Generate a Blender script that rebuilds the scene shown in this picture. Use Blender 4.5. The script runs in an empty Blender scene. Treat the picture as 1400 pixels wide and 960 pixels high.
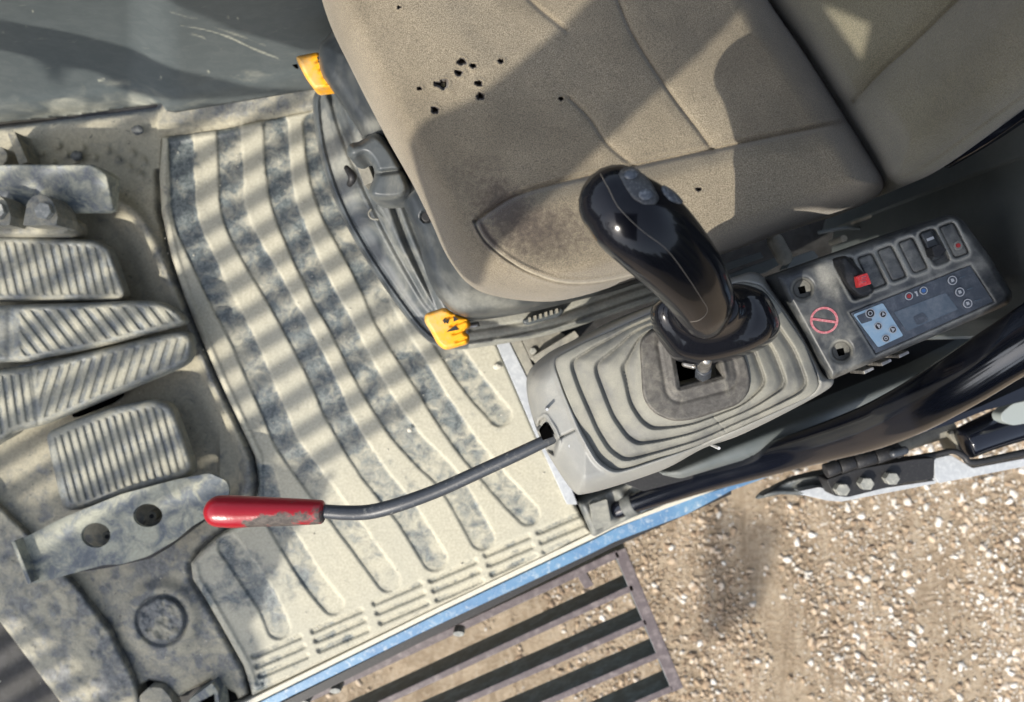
import bpy, bmesh, math, random
import numpy as np
from mathutils import Vector, Matrix
from mathutils.bvhtree import BVHTree
from mathutils.geometry import tessellate_polygon

random.seed(7)
C = bpy.context.scene.collection
H = 1.15                      # camera height above the cab floor (m)
F = 1400 * 26.0 / 36.0        # focal length in photograph pixels

# ------------------------------------------------------------------ camera, world, sun
cam_d = bpy.data.cameras.new('camera'); cam = bpy.data.objects.new('camera', cam_d); C.objects.link(cam)
cam.location = (0, 0, H); cam.rotation_euler = (0, 0, 0)
cam_d.lens = 26; cam_d.sensor_width = 36; cam_d.sensor_fit = 'HORIZONTAL'
cam_d.clip_start = 0.02; cam_d.clip_end = 60
cam_d.dof.use_dof = True; cam_d.dof.focus_distance = 0.66; cam_d.dof.aperture_fstop = 6.5
bpy.context.scene.camera = cam
SUN = Vector((0.152, 0.171, -0.21)).normalized()          # direction the light travels
w = bpy.data.worlds.new('World'); bpy.context.scene.world = w; w.use_nodes = True
wn = w.node_tree.nodes; wl = w.node_tree.links
bg = wn['Background']; sky = wn.new('ShaderNodeTexSky'); sky.sky_type = 'NISHITA'; sky.sun_disc = False
sky.sun_elevation = math.asin(-SUN.z); sky.sun_rotation = math.atan2(-SUN.x, -SUN.y) % (2 * math.pi)
sky.dust_density = 2.0; sky.air_density = 1.0
hs = wn.new('ShaderNodeHueSaturation'); hs.inputs['Saturation'].default_value = 0.6
wl.new(sky.outputs[0], hs.inputs['Color']); wl.new(hs.outputs[0], bg.inputs[0]); bg.inputs[1].default_value = 0.15
sl = bpy.data.lights.new('sun', 'SUN'); so = bpy.data.objects.new('sun', sl); C.objects.link(so)
sl.energy = 2.75; sl.angle = math.radians(0.45); sl.color = (1.0, 0.93, 0.82)
so.rotation_euler = SUN.to_track_quat('-Z', 'Y').to_euler(); so.location = (-3, -3, 4)
vs = bpy.context.scene.view_settings
bpy.context.scene.display_settings.display_device = 'sRGB'
vs.view_transform = 'Standard'; vs.look = 'None'; vs.gamma = 1.0; vs.exposure = 1.05; vs.use_curve_mapping = False
bpy.context.scene.cycles.max_bounces = 6

# ------------------------------------------------------------------ helpers
def W(px, py, z):
    s = (H - z) / F
    return ((px - 700) * s, (480 - py) * s, z)

def cr(pts, n=6, closed=False):
    """Catmull-Rom through points of any dimension."""
    P = np.array(pts, float); m = len(P); out = []
    rng = range(m if closed else m - 1)
    for i in rng:
        if closed: a, b, c, d = P[(i-1) % m], P[i], P[(i+1) % m], P[(i+2) % m]
        else: a, b, c, d = P[max(i-1, 0)], P[i], P[i+1], P[min(i+2, m-1)]
        for k in range(n):
            t = k / n
            out.append(0.5 * ((2*b) + (-a+c)*t + (2*a-5*b+4*c-d)*t*t + (-a+3*b-3*c+d)*t**3))
    if not closed: out.append(P[-1])
    return np.array(out)

def rnd(pts, r=6, n=4):
    """polygon with rounded corners of radius-ish r"""
    P = [np.array(p, float) for p in pts]; out = []; m = len(P)
    for i in range(m):
        a, b, c = P[i-1], P[i], P[(i+1) % m]
        la, lc = np.linalg.norm(a-b), np.linalg.norm(c-b)
        ra, rc = min(r, la*0.45), min(r, lc*0.45)
        p0 = b + (a-b)/la*ra; p1 = b + (c-b)/lc*rc
        for k in range(n+1):
            t = k/n; out.append((1-t)**2*p0 + 2*t*(1-t)*b + t*t*p1)
    return np.array(out)

_lat = np.random.RandomState(11).rand(257, 257)
def vn(x, y, seed=0):
    x = x + seed*17.3; y = y + seed*9.7
    xi = np.floor(x).astype(int); yi = np.floor(y).astype(int); fx = x-xi; fy = y-yi
    fx = fx*fx*(3-2*fx); fy = fy*fy*(3-2*fy)
    a = _lat[xi % 257, yi % 257]; b = _lat[(xi+1) % 257, yi % 257]; c = _lat[xi % 257, (yi+1) % 257]; d = _lat[(xi+1) % 257, (yi+1) % 257]
    return (a*(1-fx)+b*fx)*(1-fy) + (c*(1-fx)+d*fx)*fy
def fbm(x, y, s, seed=0, o=4):
    v = 0; a = 0.5; t = 0
    for k in range(o):
        v = v + a*vn(x/s*2**k, y/s*2**k, seed+k*3); t += a; a *= 0.55
    return v/t
def sst(a, b, x):
    t = np.clip((x-a)/(b-a), 0, 1); return t*t*(3-2*t)
def dseg(X, Y, P, closed=False):
    """distance to a polyline, nearest point, running parameter"""
    P = np.asarray(P, float); n = len(P); best = np.full(X.shape, 1e9); nx = np.zeros(X.shape); ny = np.zeros(X.shape); tt = np.zeros(X.shape)
    for i in range(n if closed else n-1):
        a = P[i]; b = P[(i+1) % n]; d = b-a; L = d @ d
        if L < 1e-9: continue
        t = np.clip(((X-a[0])*d[0]+(Y-a[1])*d[1])/L, 0, 1)
        qx = a[0]+t*d[0]; qy = a[1]+t*d[1]; q = (X-qx)**2+(Y-qy)**2
        m = q < best; best = np.where(m, q, best); nx = np.where(m, qx, nx); ny = np.where(m, qy, ny); tt = np.where(m, (i+t)/n, tt)
    return np.sqrt(best), nx, ny, tt
def inside(X, Y, P):
    P = np.asarray(P, float); r = np.zeros(X.shape, bool); n = len(P)
    for i in range(n):
        x0, y0 = P[i]; x1, y1 = P[(i+1) % n]
        if y0 == y1: continue
        c = ((y0 > Y) != (y1 > Y)) & (X < (x1-x0)*(Y-y0)/(y1-y0)+x0); r ^= c
    return r
def sdf(X, Y, P):
    d = dseg(X, Y, P, True)[0]; return np.where(inside(X, Y, P), d, -d)
def rim(sd, r, h):
    """height lost towards an edge that rolls off over r px by h metres"""
    t = 1-np.clip(sd/r, 0, 1); return h*(1-np.sqrt(np.clip(1-t*t, 0, 1)))

def link(name, me, mat, parent=None, smooth=True):
    o = bpy.data.objects.new(name, me); C.objects.link(o)
    if mat is not None: me.materials.append(mat)
    if parent is not None: o.parent = parent
    if smooth: me.polygons.foreach_set('use_smooth', [True]*len(me.polygons))
    return o
def mesh(name, V, Fc, mat, parent=None, smooth=True, attrs=None):
    me = bpy.data.meshes.new(name)
    me.from_pydata([tuple(v) for v in V], [], [tuple(f) for f in Fc]); me.update()
    if attrs:
        for k, a in attrs.items():
            at = me.attributes.new(k, 'FLOAT', 'POINT'); at.data.foreach_set('value', np.asarray(a, np.float32))
    return link(name, me, mat, parent, smooth)

def relief(name, loops, zf, res, mat, parent=None, skirt=None, smooth=True):
    """A solid sheet whose outline is given at pixel positions and whose height comes from zf; walls drop to skirt."""
    if not isinstance(loops, list) or np.ndim(loops[0]) == 1: loops = [loops]
    loops = [np.asarray(l, float) for l in loops]
    o = loops[0]; x0, y0 = o.min(0)-res; x1, y1 = o.max(0)+res
    xs = np.arange(x0, x1+res, res); ys = np.arange(y0, y1+res, res)
    cx, cy = np.meshgrid((xs[:-1]+xs[1:])/2, (ys[:-1]+ys[1:])/2, indexing='ij')
    keep = np.zeros(cx.shape, bool)
    for l in loops: keep ^= inside(cx, cy, l)
    nx, ny = len(xs), len(ys)
    cnt = np.zeros((nx, ny), int)
    for a in (0, 1):
        for b in (0, 1): cnt[a:nx-1+a, b:ny-1+b] += keep
    X, Y = np.meshgrid(xs, ys, indexing='ij')
    used = cnt > 0; bound = used & (cnt < 4)
    idx = -np.ones((nx, ny), int); idx[used] = np.arange(used.sum())
    bm_ = bound[used]; X = X[used].copy(); Y = Y[used].copy()
    bx, by = X[bm_], Y[bm_]; bd = np.full(bx.shape, 1e9); qx = bx.copy(); qy = by.copy()
    for l in loops:
        d, ax, ay, _ = dseg(bx, by, l, True); m = d < bd
        bd = np.where(m, d, bd); qx = np.where(m, ax, qx); qy = np.where(m, ay, qy)
    X[bm_] = qx; Y[bm_] = qy
    SD = np.full(X.shape, 1e9)
    for l in loops: SD = np.minimum(SD, dseg(X, Y, l, True)[0])
    r = zf(X, Y, SD); Z, attrs = r if isinstance(r, tuple) else (r, {})
    Z = np.broadcast_to(Z, X.shape)
    s = (H-Z)/F; V = np.stack([(X-700)*s, (480-Y)*s, Z], 1)
    i, j = np.nonzero(keep)
    Q = np.stack([idx[i, j], idx[i, j+1], idx[i+1, j+1], idx[i+1, j]], 1)
    if skirt is not None:
        e = {}
        for q in Q:
            for k in range(4):
                a, b = q[k], q[(k+1) % 4]
                if (b, a) in e: del e[(b, a)]
                else: e[(a, b)] = 1
        bv = sorted({a for ab in e for a in ab}); mp = {a: len(V)+k for k, a in enumerate(bv)}
        zb = skirt(V[bv]) if callable(skirt) else np.full(len(bv), float(skirt))
        V = np.vstack([V, np.stack([V[bv, 0], V[bv, 1], zb], 1)])
        attrs = {k: np.concatenate([np.broadcast_to(a, X.shape), np.broadcast_to(a, X.shape)[bv]]) for k, a in attrs.items()}
        Q = np.vstack([Q, np.array([(b, a, mp[a], mp[b]) for a, b in e], int)])
    else: attrs = {k: np.broadcast_to(a, X.shape) for k, a in attrs.items()}
    return mesh(name, V.tolist(), Q.tolist(), mat, parent, smooth, attrs)

def prism(name, pts, z1, z0, mat, parent=None, bev=0.0008, holes=()):
    """Upright prism: outline given in pixels at its top height z1 (a number or f(px,py)), walls straight down."""
    zt = z1 if callable(z1) else (lambda x, y: z1)
    loops = [[Vector(W(p[0], p[1], zt(p[0], p[1]))) for p in l] for l in [pts]+list(holes)]
    tris = tessellate_polygon(loops)
    V = [v for l in loops for v in l]; n = len(V)
    th = (z1(pts[0][0], pts[0][1])-z0) if callable(z1) else z1-z0
    B = [Vector((v.x, v.y, v.z-th if callable(z1) else z0)) for v in V]
    bm = bmesh.new(); vt = [bm.verts.new(v) for v in V]; vb = [bm.verts.new(v) for v in B]
    if holes:
        for t in tris: bm.faces.new([vt[k] for k in t]); bm.faces.new([vb[k] for k in reversed(t)])
    else:
        bm.faces.new(vt); bm.faces.new(list(reversed(vb)))
    k = 0
    for l in loops:
        m = len(l)
        for i in range(m):
            a, b = k+i, k+(i+1) % m
            bm.faces.new([vt[a], vb[a], vb[b], vt[b]])
        k += m
    bmesh.ops.recalc_face_normals(bm, faces=bm.faces)
    me = bpy.data.meshes.new(name); bm.to_mesh(me); bm.free()
    at = me.attributes.new('dust', 'FLOAT', 'POINT'); at.data.foreach_set('value', [0.55]*len(me.vertices))
    o = link(name, me, mat, parent, False)
    if bev and not holes:
        md = o.modifiers.new('bevel', 'BEVEL'); md.width = bev; md.segments = 2; md.limit_method = 'ANGLE'; md.angle_limit = math.radians(40)
    return o
def circ(cx, cy, r, n=20, ry=None, a0=0):
    ry = ry or r; return np.array([(cx+r*math.cos(a0+2*math.pi*k/n), cy+ry*math.sin(a0+2*math.pi*k/n)) for k in range(n)])

def sweep(name, st, mat, parent=None, ratio=1.0, n=20, sub=6, cap=(1, 1), attrs=None, power=2.0):
    """Tube through stations (px, py, z, half width in px); ratio flattens it towards the camera axis."""
    w3 = np.array([[*W(a, b, z), hw*(H-z)/F] for a, b, z, hw in st]); w3 = cr(w3, sub)
    C3 = w3[:, :3]; R = w3[:, 3]; m = len(C3); V = []; Fc = []; rings = []
    def frame(i):
        t = C3[min(i+1, m-1)]-C3[max(i-1, 0)]; t = t/np.linalg.norm(t)
        s = np.cross(t, (0, 0, 1.0)); s /= np.linalg.norm(s); u = np.cross(s, t); return t, s, u
    def ring(c, r, fr):
        t, s, u = fr; i0 = len(V)
        for k in range(n):
            a = 2*math.pi*k/n; ca, sa = math.cos(a), math.sin(a)
            ca = math.copysign(abs(ca)**(2/power), ca); sa = math.copysign(abs(sa)**(2/power), sa)
            V.append(c+s*ca*r+u*sa*r*ratio)
        rings.append(i0)
    f0, f1 = frame(0), frame(m-1)
    if cap[0]:
        for k in range(5, 0, -1):
            a = k/5.3*math.pi/2; ring(C3[0]-f0[0]*R[0]*math.sin(a)*cap[0], R[0]*math.cos(a), f0)
    for i in range(m): ring(C3[i], R[i], frame(i))
    if cap[1]:
        for k in range(1, 6):
            a = k/5.3*math.pi/2; ring(C3[-1]+f1[0]*R[-1]*math.sin(a)*cap[1], R[-1]*math.cos(a), f1)
    for a, b in zip(rings[:-1], rings[1:]):
        for k in range(n): Fc.append((a+k, b+k, b+(k+1) % n, a+(k+1) % n))
    Fc.append(tuple(rings[0]+k for k in range(n))); Fc.append(tuple(rings[-1]+k for k in reversed(range(n))))
    return mesh(name, V, Fc, mat, parent, attrs={'dust': [0.35]*len(V)})

def thing(name, label, cat, loc_px=None, z=0.0, group=None):
    o = bpy.data.objects.new(name, None); C.objects.link(o); o.empty_display_size = 0.05
    o['label'] = label; o['category'] = cat
    if group: o['group'] = group
    return o
def tag(o, label, cat, group=None):
    o['label'] = label; o['category'] = cat
    if group: o['group'] = group
    return o
def struct(o): o['kind'] = 'structure'; return o

# ------------------------------------------------------------------ materials
def lin(r, g, b): return tuple(((c/255)/12.92 if c/255 <= 0.04045 else ((c/255+0.055)/1.055)**2.4) for c in (r, g, b))
class N:
    def __init__(s, name):
        s.m = bpy.data.materials.new(name); s.m.use_nodes = True; s.t = s.m.node_tree
        s.b = s.t.nodes['Principled BSDF']; s.co = s.t.nodes.new('ShaderNodeTexCoord')
    def noise(s, scale, detail=6, rough=0.6, dist=0.0, stretch=None):
        n = s.t.nodes.new('ShaderNodeTexNoise'); n.inputs['Scale'].default_value = scale; n.inputs['Detail'].default_value = detail
        n.inputs['Roughness'].default_value = rough; n.inputs['Distortion'].default_value = dist
        src = s.co.outputs['Object']
        if stretch:
            mp = s.t.nodes.new('ShaderNodeMapping'); mp.inputs['Rotation'].default_value = (0, 0, stretch[0]); mp.inputs['Scale'].default_value = stretch[1]
            s.t.links.new(src, mp.inputs[0]); src = mp.outputs[0]
        s.t.links.new(src, n.inputs['Vector']); return n.outputs['Fac']
    def ramp(s, x, a, b, lo=0.0, hi=1.0):
        n = s.t.nodes.new('ShaderNodeMapRange'); n.interpolation_type = 'SMOOTHSTEP'
        s.t.links.new(x, n.inputs[0]); n.inputs[1].default_value = a; n.inputs[2].default_value = b; n.inputs[3].default_value = lo; n.inputs[4].default_value = hi
        return n.outputs[0]
    def attr(s, name):
        n = s.t.nodes.new('ShaderNodeAttribute'); n.attribute_name = name; return n.outputs['Fac']
    def attrc(s, name):
        n = s.t.nodes.new('ShaderNodeAttribute'); n.attribute_name = name; return n.outputs['Color']
    def math(s, op, a, b):
        n = s.t.nodes.new('ShaderNodeMath'); n.operation = op
        for k, v in enumerate((a, b)):
            if isinstance(v, (int, float)): n.inputs[k].default_value = v
            else: s.t.links.new(v, n.inputs[k])
        return n.outputs[0]
    def mix(s, f, a, b, mode='MIX'):
        n = s.t.nodes.new('ShaderNodeMix'); n.data_type = 'RGBA'; n.blend_type = mode
        if isinstance(f, (int, float)): n.inputs[0].default_value = f
        else: s.t.links.new(f, n.inputs[0])
        for k, v in ((6, a), (7, b)):
            if isinstance(v, tuple): n.inputs[k].default_value = (*v[:3], 1)
            else: s.t.links.new(v, n.inputs[k])
        return n.outputs[2]
    def out(s, col, rough=0.6, metal=0.0, bump=None, dist=0.001, bstr=1.0, coat=0.0, spec=None):
        if isinstance(col, tuple): s.b.inputs['Base Color'].default_value = (*col[:3], 1)
        else: s.t.links.new(col, s.b.inputs['Base Color'])
        if isinstance(rough, (int, float)): s.b.inputs['Roughness'].default_value = rough
        else: s.t.links.new(rough, s.b.inputs['Roughness'])
        s.b.inputs['Metallic'].default_value = metal; s.b.inputs['Coat Weight'].default_value = coat; s.b.inputs['Coat Roughness'].default_value = 0.05
        if spec is not None: s.b.inputs['Specular IOR Level'].default_value = spec
        if bump is not None:
            n = s.t.nodes.new('ShaderNodeBump'); n.inputs['Distance'].default_value = dist; n.inputs['Strength'].default_value = bstr
            s.t.links.new(bump, n.inputs['Height']); s.t.links.new(n.outputs[0], s.b.inputs['Normal'])
        return s.m

DUST = (0.45, 0.42, 0.30)
def dusty(name, base, dust=DUST, amount=0.5, scale=25, contrast=0.18, rough=0.55, grit=260, bump=0.0006, use_attr=False, metal=0.0, dark=None, streak=False, base2=None):
    m = N(name)
    n1 = m.noise(scale, 9, 0.66, 0.6)
    n2 = m.noise(scale*0.22, 4, 0.5, 0.2)
    v = m.math('ADD', m.math('MULTIPLY', n1, 0.7), m.math('MULTIPLY', n2, 0.3))
    if use_attr:
        v = m.math('ADD', m.math('ADD', m.math('MULTIPLY', m.math('SUBTRACT', v, 0.5), 1.35), 0.5), m.math('MULTIPLY', m.math('SUBTRACT', m.attr('dust'), 0.5), 0.55))
        f = m.ramp(v, 0.5-contrast, 0.5+contrast)
    else:
        f = m.ramp(v, 0.5-(amount-0.5)*0.5-contrast, 0.5-(amount-0.5)*0.5+contrast)
    g = m.noise(grit, 3, 0.6)
    dc = m.mix(m.ramp(g, 0.3, 0.75), tuple(c*0.86 for c in dust), tuple(min(1, c*1.12) for c in dust))
    big = m.noise(7, 3, 0.5); dc = m.mix(m.ramp(big, 0.35, 0.7, 0, 0.35), dc, tuple(c*k for c, k in zip(dust, (0.78, 0.82, 0.9))))
    b = m.mix(m.ramp(m.noise(scale*3, 5, 0.7, 0.8), 0.38, 0.66), base, base2 or tuple(c*1.7+0.01 for c in base))
    col = m.mix(f, b, dc)
    if dark is not None:
        col = m.mix(m.ramp(m.noise(scale*1.6, 8, 0.72, 0.3), 0.60, 0.68, 0, 0.75), col, dark)
    if streak:
        s_ = m.noise(60, 4, 0.7, 0, (0.35, (0.16, 2.5, 1))); col = m.mix(m.ramp(s_, 0.62, 0.78, 0, 0.3), col, tuple(min(1, c*1.2) for c in dust))
    h = m.math('ADD', m.math('MULTIPLY', f, 0.6), m.math('MULTIPLY', g, 0.4))
    r = m.ramp(f, 0, 1, rough, 0.92)
    return m.out(col, r, metal, h, bump)

M = {}
M['mat'] = dusty('mat_rubber', (0.055, 0.068, 0.074), dust=(0.41, 0.388, 0.302), use_attr=True, scale=48, streak=True, contrast=0.17, rough=0.5, base2=(0.15, 0.172, 0.166))
M['floor'] = dusty('floor_metal', (0.085, 0.09, 0.088), dust=(0.34, 0.315, 0.235), use_attr=True, scale=55, contrast=0.22, rough=0.6, dark=(0.035, 0.038, 0.04))
M['pedal'] = dusty('pedal_rubber', (0.080, 0.090, 0.092), dust=(0.32, 0.305, 0.235), use_attr=True, scale=40, contrast=0.22, rough=0.5)
M['steel'] = dusty('painted_steel', (0.058, 0.074, 0.088), dust=(0.36, 0.355, 0.275), amount=0.5, scale=34, contrast=0.09, rough=0.45, base2=(0.10, 0.12, 0.132))
M['wall'] = dusty('grey_plastic', (0.080, 0.096, 0.100), dust=(0.36, 0.36, 0.295), use_attr=True, scale=16, contrast=0.22, rough=0.5, streak=True, base2=(0.098, 0.114, 0.117), bump=0.0002)
M['plastic'] = dusty('dark_grey_plastic', (0.055, 0.064, 0.07), dust=(0.29, 0.285, 0.24), use_attr=True, scale=14, contrast=0.22, rough=0.42, base2=(0.07, 0.08, 0.085), bump=0.00015)
M['pan'] = dusty('seat_pan_plastic', (0.020, 0.025, 0.031), dust=(0.22, 0.22, 0.19), use_attr=True, scale=10, contrast=0.28, rough=0.38, base2=(0.03, 0.036, 0.042), bump=0.0001)
M['pod'] = dusty('console_plastic', (0.19, 0.195, 0.19), dust=(0.38, 0.365, 0.31), amount=0.36, scale=13, contrast=0.28, rough=0.5, base2=(0.20, 0.205, 0.20), bump=0.00015, grit=700)
M['boot'] = dusty('boot_rubber', (0.095, 0.097, 0.092), dust=(0.25, 0.242, 0.20), use_attr=True, scale=30, contrast=0.26, rough=0.6, base2=(0.125, 0.125, 0.118), bump=0.0002, grit=1400)
M['collar'] = dusty('collar_rubber', (0.055, 0.051, 0.046), dust=(0.28, 0.26, 0.21), amount=0.18, scale=60, contrast=0.2, rough=0.65, base2=(0.09, 0.085, 0.077), bump=0.0002, grit=1500)
M['panel'] = dusty('panel_plastic', (0.024, 0.027, 0.030), dust=(0.26, 0.255, 0.225), use_attr=True, scale=24, contrast=0.26, rough=0.45, base2=(0.05, 0.054, 0.057), bump=0.00015, grit=900)
M['rear'] = dusty('rear_trim_plastic', (0.085, 0.10, 0.102), dust=(0.20, 0.20, 0.18), amount=0.2, scale=8, contrast=0.3, rough=0.55, base2=(0.10, 0.115, 0.117))
M['under'] = dusty('underseat_shade', (0.008, 0.008, 0.008), dust=(0.05, 0.046, 0.037), amount=0.25, scale=20, rough=0.7)  # near-black: the deep shade below the seat is put into the colour
M['rail'] = dusty('seat_rail_metal', (0.09, 0.088, 0.08), dust=(0.36, 0.34, 0.27), amount=0.5, scale=20, contrast=0.3, rough=0.5)
M['edge'] = dusty('door_sill_edge', (0.42, 0.40, 0.34), dust=(0.56, 0.53, 0.43), amount=0.6, scale=30, contrast=0.3, rough=0.6, base2=(0.5, 0.48, 0.42))
m = N('blue_paint'); n1 = m.noise(110, 8, 0.75, 0.4); g = m.noise(300, 3)
M['blue'] = m.out(m.mix(m.ramp(n1, 0.50, 0.68, 0, 0.6), m.mix(m.ramp(m.noise(12), 0.3, 0.7), (0.075, 0.165, 0.30), (0.12, 0.24, 0.37)), (0.52, 0.54, 0.52)), 0.45, bump=g, dist=0.0004)
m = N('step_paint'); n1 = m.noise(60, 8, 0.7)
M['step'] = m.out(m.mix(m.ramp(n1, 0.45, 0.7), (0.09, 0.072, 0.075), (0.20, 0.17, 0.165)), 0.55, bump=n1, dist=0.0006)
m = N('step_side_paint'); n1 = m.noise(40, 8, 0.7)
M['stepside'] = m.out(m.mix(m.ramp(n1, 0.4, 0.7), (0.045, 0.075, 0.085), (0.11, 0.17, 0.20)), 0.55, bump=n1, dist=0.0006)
m = N('gloss_black'); n1 = m.noise(900, 4, 0.7); n2 = m.noise(30, 4)
M['black'] = m.out(m.mix(m.ramp(n1, 0.70, 0.76, 0, 0.5), (0.006, 0.0065, 0.009), (0.10, 0.10, 0.10)), m.ramp(n2, 0.3, 0.7, 0.10, 0.18), coat=0.2, spec=0.2)
m = N('pipe_black'); n1 = m.noise(700, 4, 0.7); n2 = m.noise(18, 4)
M['pipe'] = m.out(m.mix(m.ramp(n1, 0.70, 0.76, 0, 0.5), (0.004, 0.005, 0.009), (0.10, 0.10, 0.10)), m.ramp(n2, 0.3, 0.7, 0.10, 0.17), coat=0.3, spec=0.6)
m = N('matte_black'); n1 = m.noise(300, 4, 0.7)
M['mblack'] = m.out(m.mix(m.ramp(n1, 0.5, 0.8), (0.012, 0.012, 0.013), (0.05, 0.048, 0.045)), 0.55, bump=n1, dist=0.0002)
m = N('void_black'); M['void'] = m.out((0.002, 0.002, 0.002), 0.95, spec=0.0)  # flat black stands in for the dark inside holes and slots
m = N('seam_line'); M['seam'] = m.out((0.13, 0.115, 0.095), 0.6)
m = N('red_rubber'); n1 = m.noise(55, 9, 0.72, 0.5)
wear = m.ramp(m.math('ADD', n1, m.math('MULTIPLY', m.attr('wear'), 0.26)), 0.60, 0.74)
M['red'] = m.out(m.mix(wear, (0.27, 0.005, 0.014), m.mix(m.ramp(m.noise(200), 0.35, 0.65), (0.04, 0.033, 0.03), (0.09, 0.075, 0.065))), m.ramp(wear, 0, 1, 0.28, 0.75), bump=m.noise(400), dist=0.0002)
m = N('lever_steel'); n1 = m.noise(160, 6, 0.7)
M['rod'] = m.out(m.mix(m.ramp(n1, 0.55, 0.8), (0.035, 0.04, 0.048), (0.22, 0.22, 0.20)), 0.4, bump=n1, dist=0.0002)
m = N('yellow_plastic'); n1 = m.noise(60, 8, 0.7); a = m.attr('dust')
M['yellow'] = m.out(m.mix(m.ramp(m.math('ADD', n1, m.math('MULTIPLY', a, 0.3)), 0.62, 0.9, 0, 0.8), (0.80, 0.36, 0.006), (0.55, 0.37, 0.15)), 0.5, bump=m.noise(500), dist=0.0002)
m = N('chrome_worn'); M['chrome'] = m.out(m.mix(m.ramp(m.noise(200), 0.4, 0.7), (0.25, 0.24, 0.22), (0.5, 0.48, 0.45)), 0.35, metal=0.8)
m = N('bolt_metal'); M['bolt'] = m.out(m.mix(m.ramp(m.noise(150), 0.4, 0.7), (0.20, 0.205, 0.19), (0.34, 0.34, 0.30)), 0.6)
m = N('door_grey'); n1 = m.noise(120, 6, 0.7)
M['door'] = m.out(m.mix(m.ramp(n1, 0.4, 0.7), (0.34, 0.36, 0.38), (0.44, 0.46, 0.47)), 0.45, bump=n1, dist=0.0002)
m = N('display_film'); n1 = m.noise(80, 7, 0.7)
M['film'] = m.out(m.mix(m.ramp(n1, 0.42, 0.75), (0.060, 0.070, 0.085), (0.14, 0.15, 0.165)), 0.3)
m = N('lcd_glass'); n1 = m.noise(60, 7, 0.7)
M['lcd'] = m.out(m.mix(m.ramp(n1, 0.42, 0.75), (0.090, 0.115, 0.14), (0.16, 0.18, 0.20)), 0.22)
m = N('keypad_blue'); n1 = m.noise(120, 6, 0.7)
M['keypad'] = m.out(m.mix(m.ramp(n1, 0.4, 0.75), (0.30, 0.44, 0.55), (0.40, 0.51, 0.58)), 0.4)
m = N('print_light'); M['pl'] = m.out((0.42, 0.43, 0.44), 0.5)
m = N('print_pink'); n1 = m.noise(400); M['pink'] = m.out(m.mix(m.ramp(n1, 0.4, 0.7), (0.34, 0.09, 0.11), (0.42, 0.22, 0.22)), 0.5)
m = N('red_lens'); M['lens'] = m.out(m.mix(m.ramp(m.noise(500), 0.4, 0.7), (0.65, 0.02, 0.025), (0.75, 0.12, 0.10)), 0.35)
m = N('red_dot'); M['rdot'] = m.out((0.35, 0.03, 0.03), 0.5)
m = N('blue_dot'); M['bdot'] = m.out((0.05, 0.14, 0.36), 0.5)
m = N('tear_foam'); M['foam'] = m.out(m.mix(m.ramp(m.noise(500), 0.45, 0.7), (0.012, 0.011, 0.008), (0.12, 0.10, 0.045)), 0.95, bump=m.noise(400), dist=0.002)
# seat cloth: fine speckled weave, soiling where the body rubs
def cloth(name, c0, c1, grime=(0.045, 0.035, 0.032)):
    m = N(name)
    g1 = m.noise(1000, 3, 0.75); g2 = m.noise(180, 5, 0.7); big = m.noise(9, 5, 0.55)
    col = m.mix(m.ramp(g1, 0.36, 0.64), c0, c1)
    col = m.mix(m.ramp(big, 0.35, 0.7, 0, 0.45), col, tuple(c*0.74 for c in c0))
    st = m.ramp(m.math('ADD', m.math('MULTIPLY', g2, 0.55), m.math('ADD', m.math('MULTIPLY', g1, 0.25), m.math('MULTIPLY', m.attr('stain'), 0.42))), 0.50, 0.84)
    col = m.mix(m.math('MULTIPLY', st, 0.85), col, grime)
    lt = m.ramp(m.math('ADD', m.math('MULTIPLY', g2, 0.5), m.math('MULTIPLY', m.attr('pale'), 0.5)), 0.45, 0.85, 0, 0.8)
    col = m.mix(lt, col, (0.38, 0.34, 0.255))
    h = m.math('ADD', m.math('MULTIPLY', g1, 0.7), m.math('MULTIPLY', g2, 0.3))
    r = m.out(col, 0.95, bump=h, dist=0.0010, spec=0.15)
    m.b.inputs['Sheen Weight'].default_value = 0.25; m.b.inputs['Sheen Roughness'].default_value = 0.5
    return r
M['cloth'] = cloth('seat_cloth', (0.125, 0.105, 0.074), (0.30, 0.257, 0.185))
M['cloth2'] = cloth('backrest_cloth', (0.092, 0.084, 0.055), (0.205, 0.186, 0.125))

# ------------------------------------------------------------------ ground
GZ = -1.0
m = N('gravel_dirt'); a1 = m.noise(9, 6, 0.6, 0.4); a2 = m.noise(90, 8, 0.7); a3 = m.noise(420, 4, 0.7)
col = m.mix(m.ramp(a1, 0.35, 0.68), (0.27, 0.20, 0.125), (0.42, 0.33, 0.225))
col = m.mix(m.ramp(a2, 0.40, 0.62, 0, 0.7), col, (0.50, 0.41, 0.30)); col = m.mix(m.ramp(a3, 0.55, 0.7, 0, 0.5), col, (0.62, 0.57, 0.49))
stk = m.noise(14, 5, 0.65, 0.3, (0.25, (2.2, 0.22, 1))); col = m.mix(m.ramp(stk, 0.50, 0.66, 0, 0.55), col, (0.20, 0.145, 0.09)); col = m.mix(m.ramp(stk, 0.46, 0.34, 0, 0.35), col, (0.55, 0.47, 0.36))
M['dirt'] = m.out(col, 0.95, bump=m.math('ADD', a2, m.math('MULTIPLY', a3, 0.4)), dist=0.012)
m = N('pebble_stone'); tint = m.attr('tone'); gg = m.noise(150, 4, 0.6)
r_ = m.t.nodes.new('ShaderNodeValToRGB'); m.t.links.new(tint, r_.inputs[0]); cr_ = r_.color_ramp
cr_.elements[0].color = (0.22, 0.155, 0.10, 1); cr_.elements[1].color = (0.70, 0.68, 0.63, 1); cr_.elements[1].position = 1.0
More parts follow.
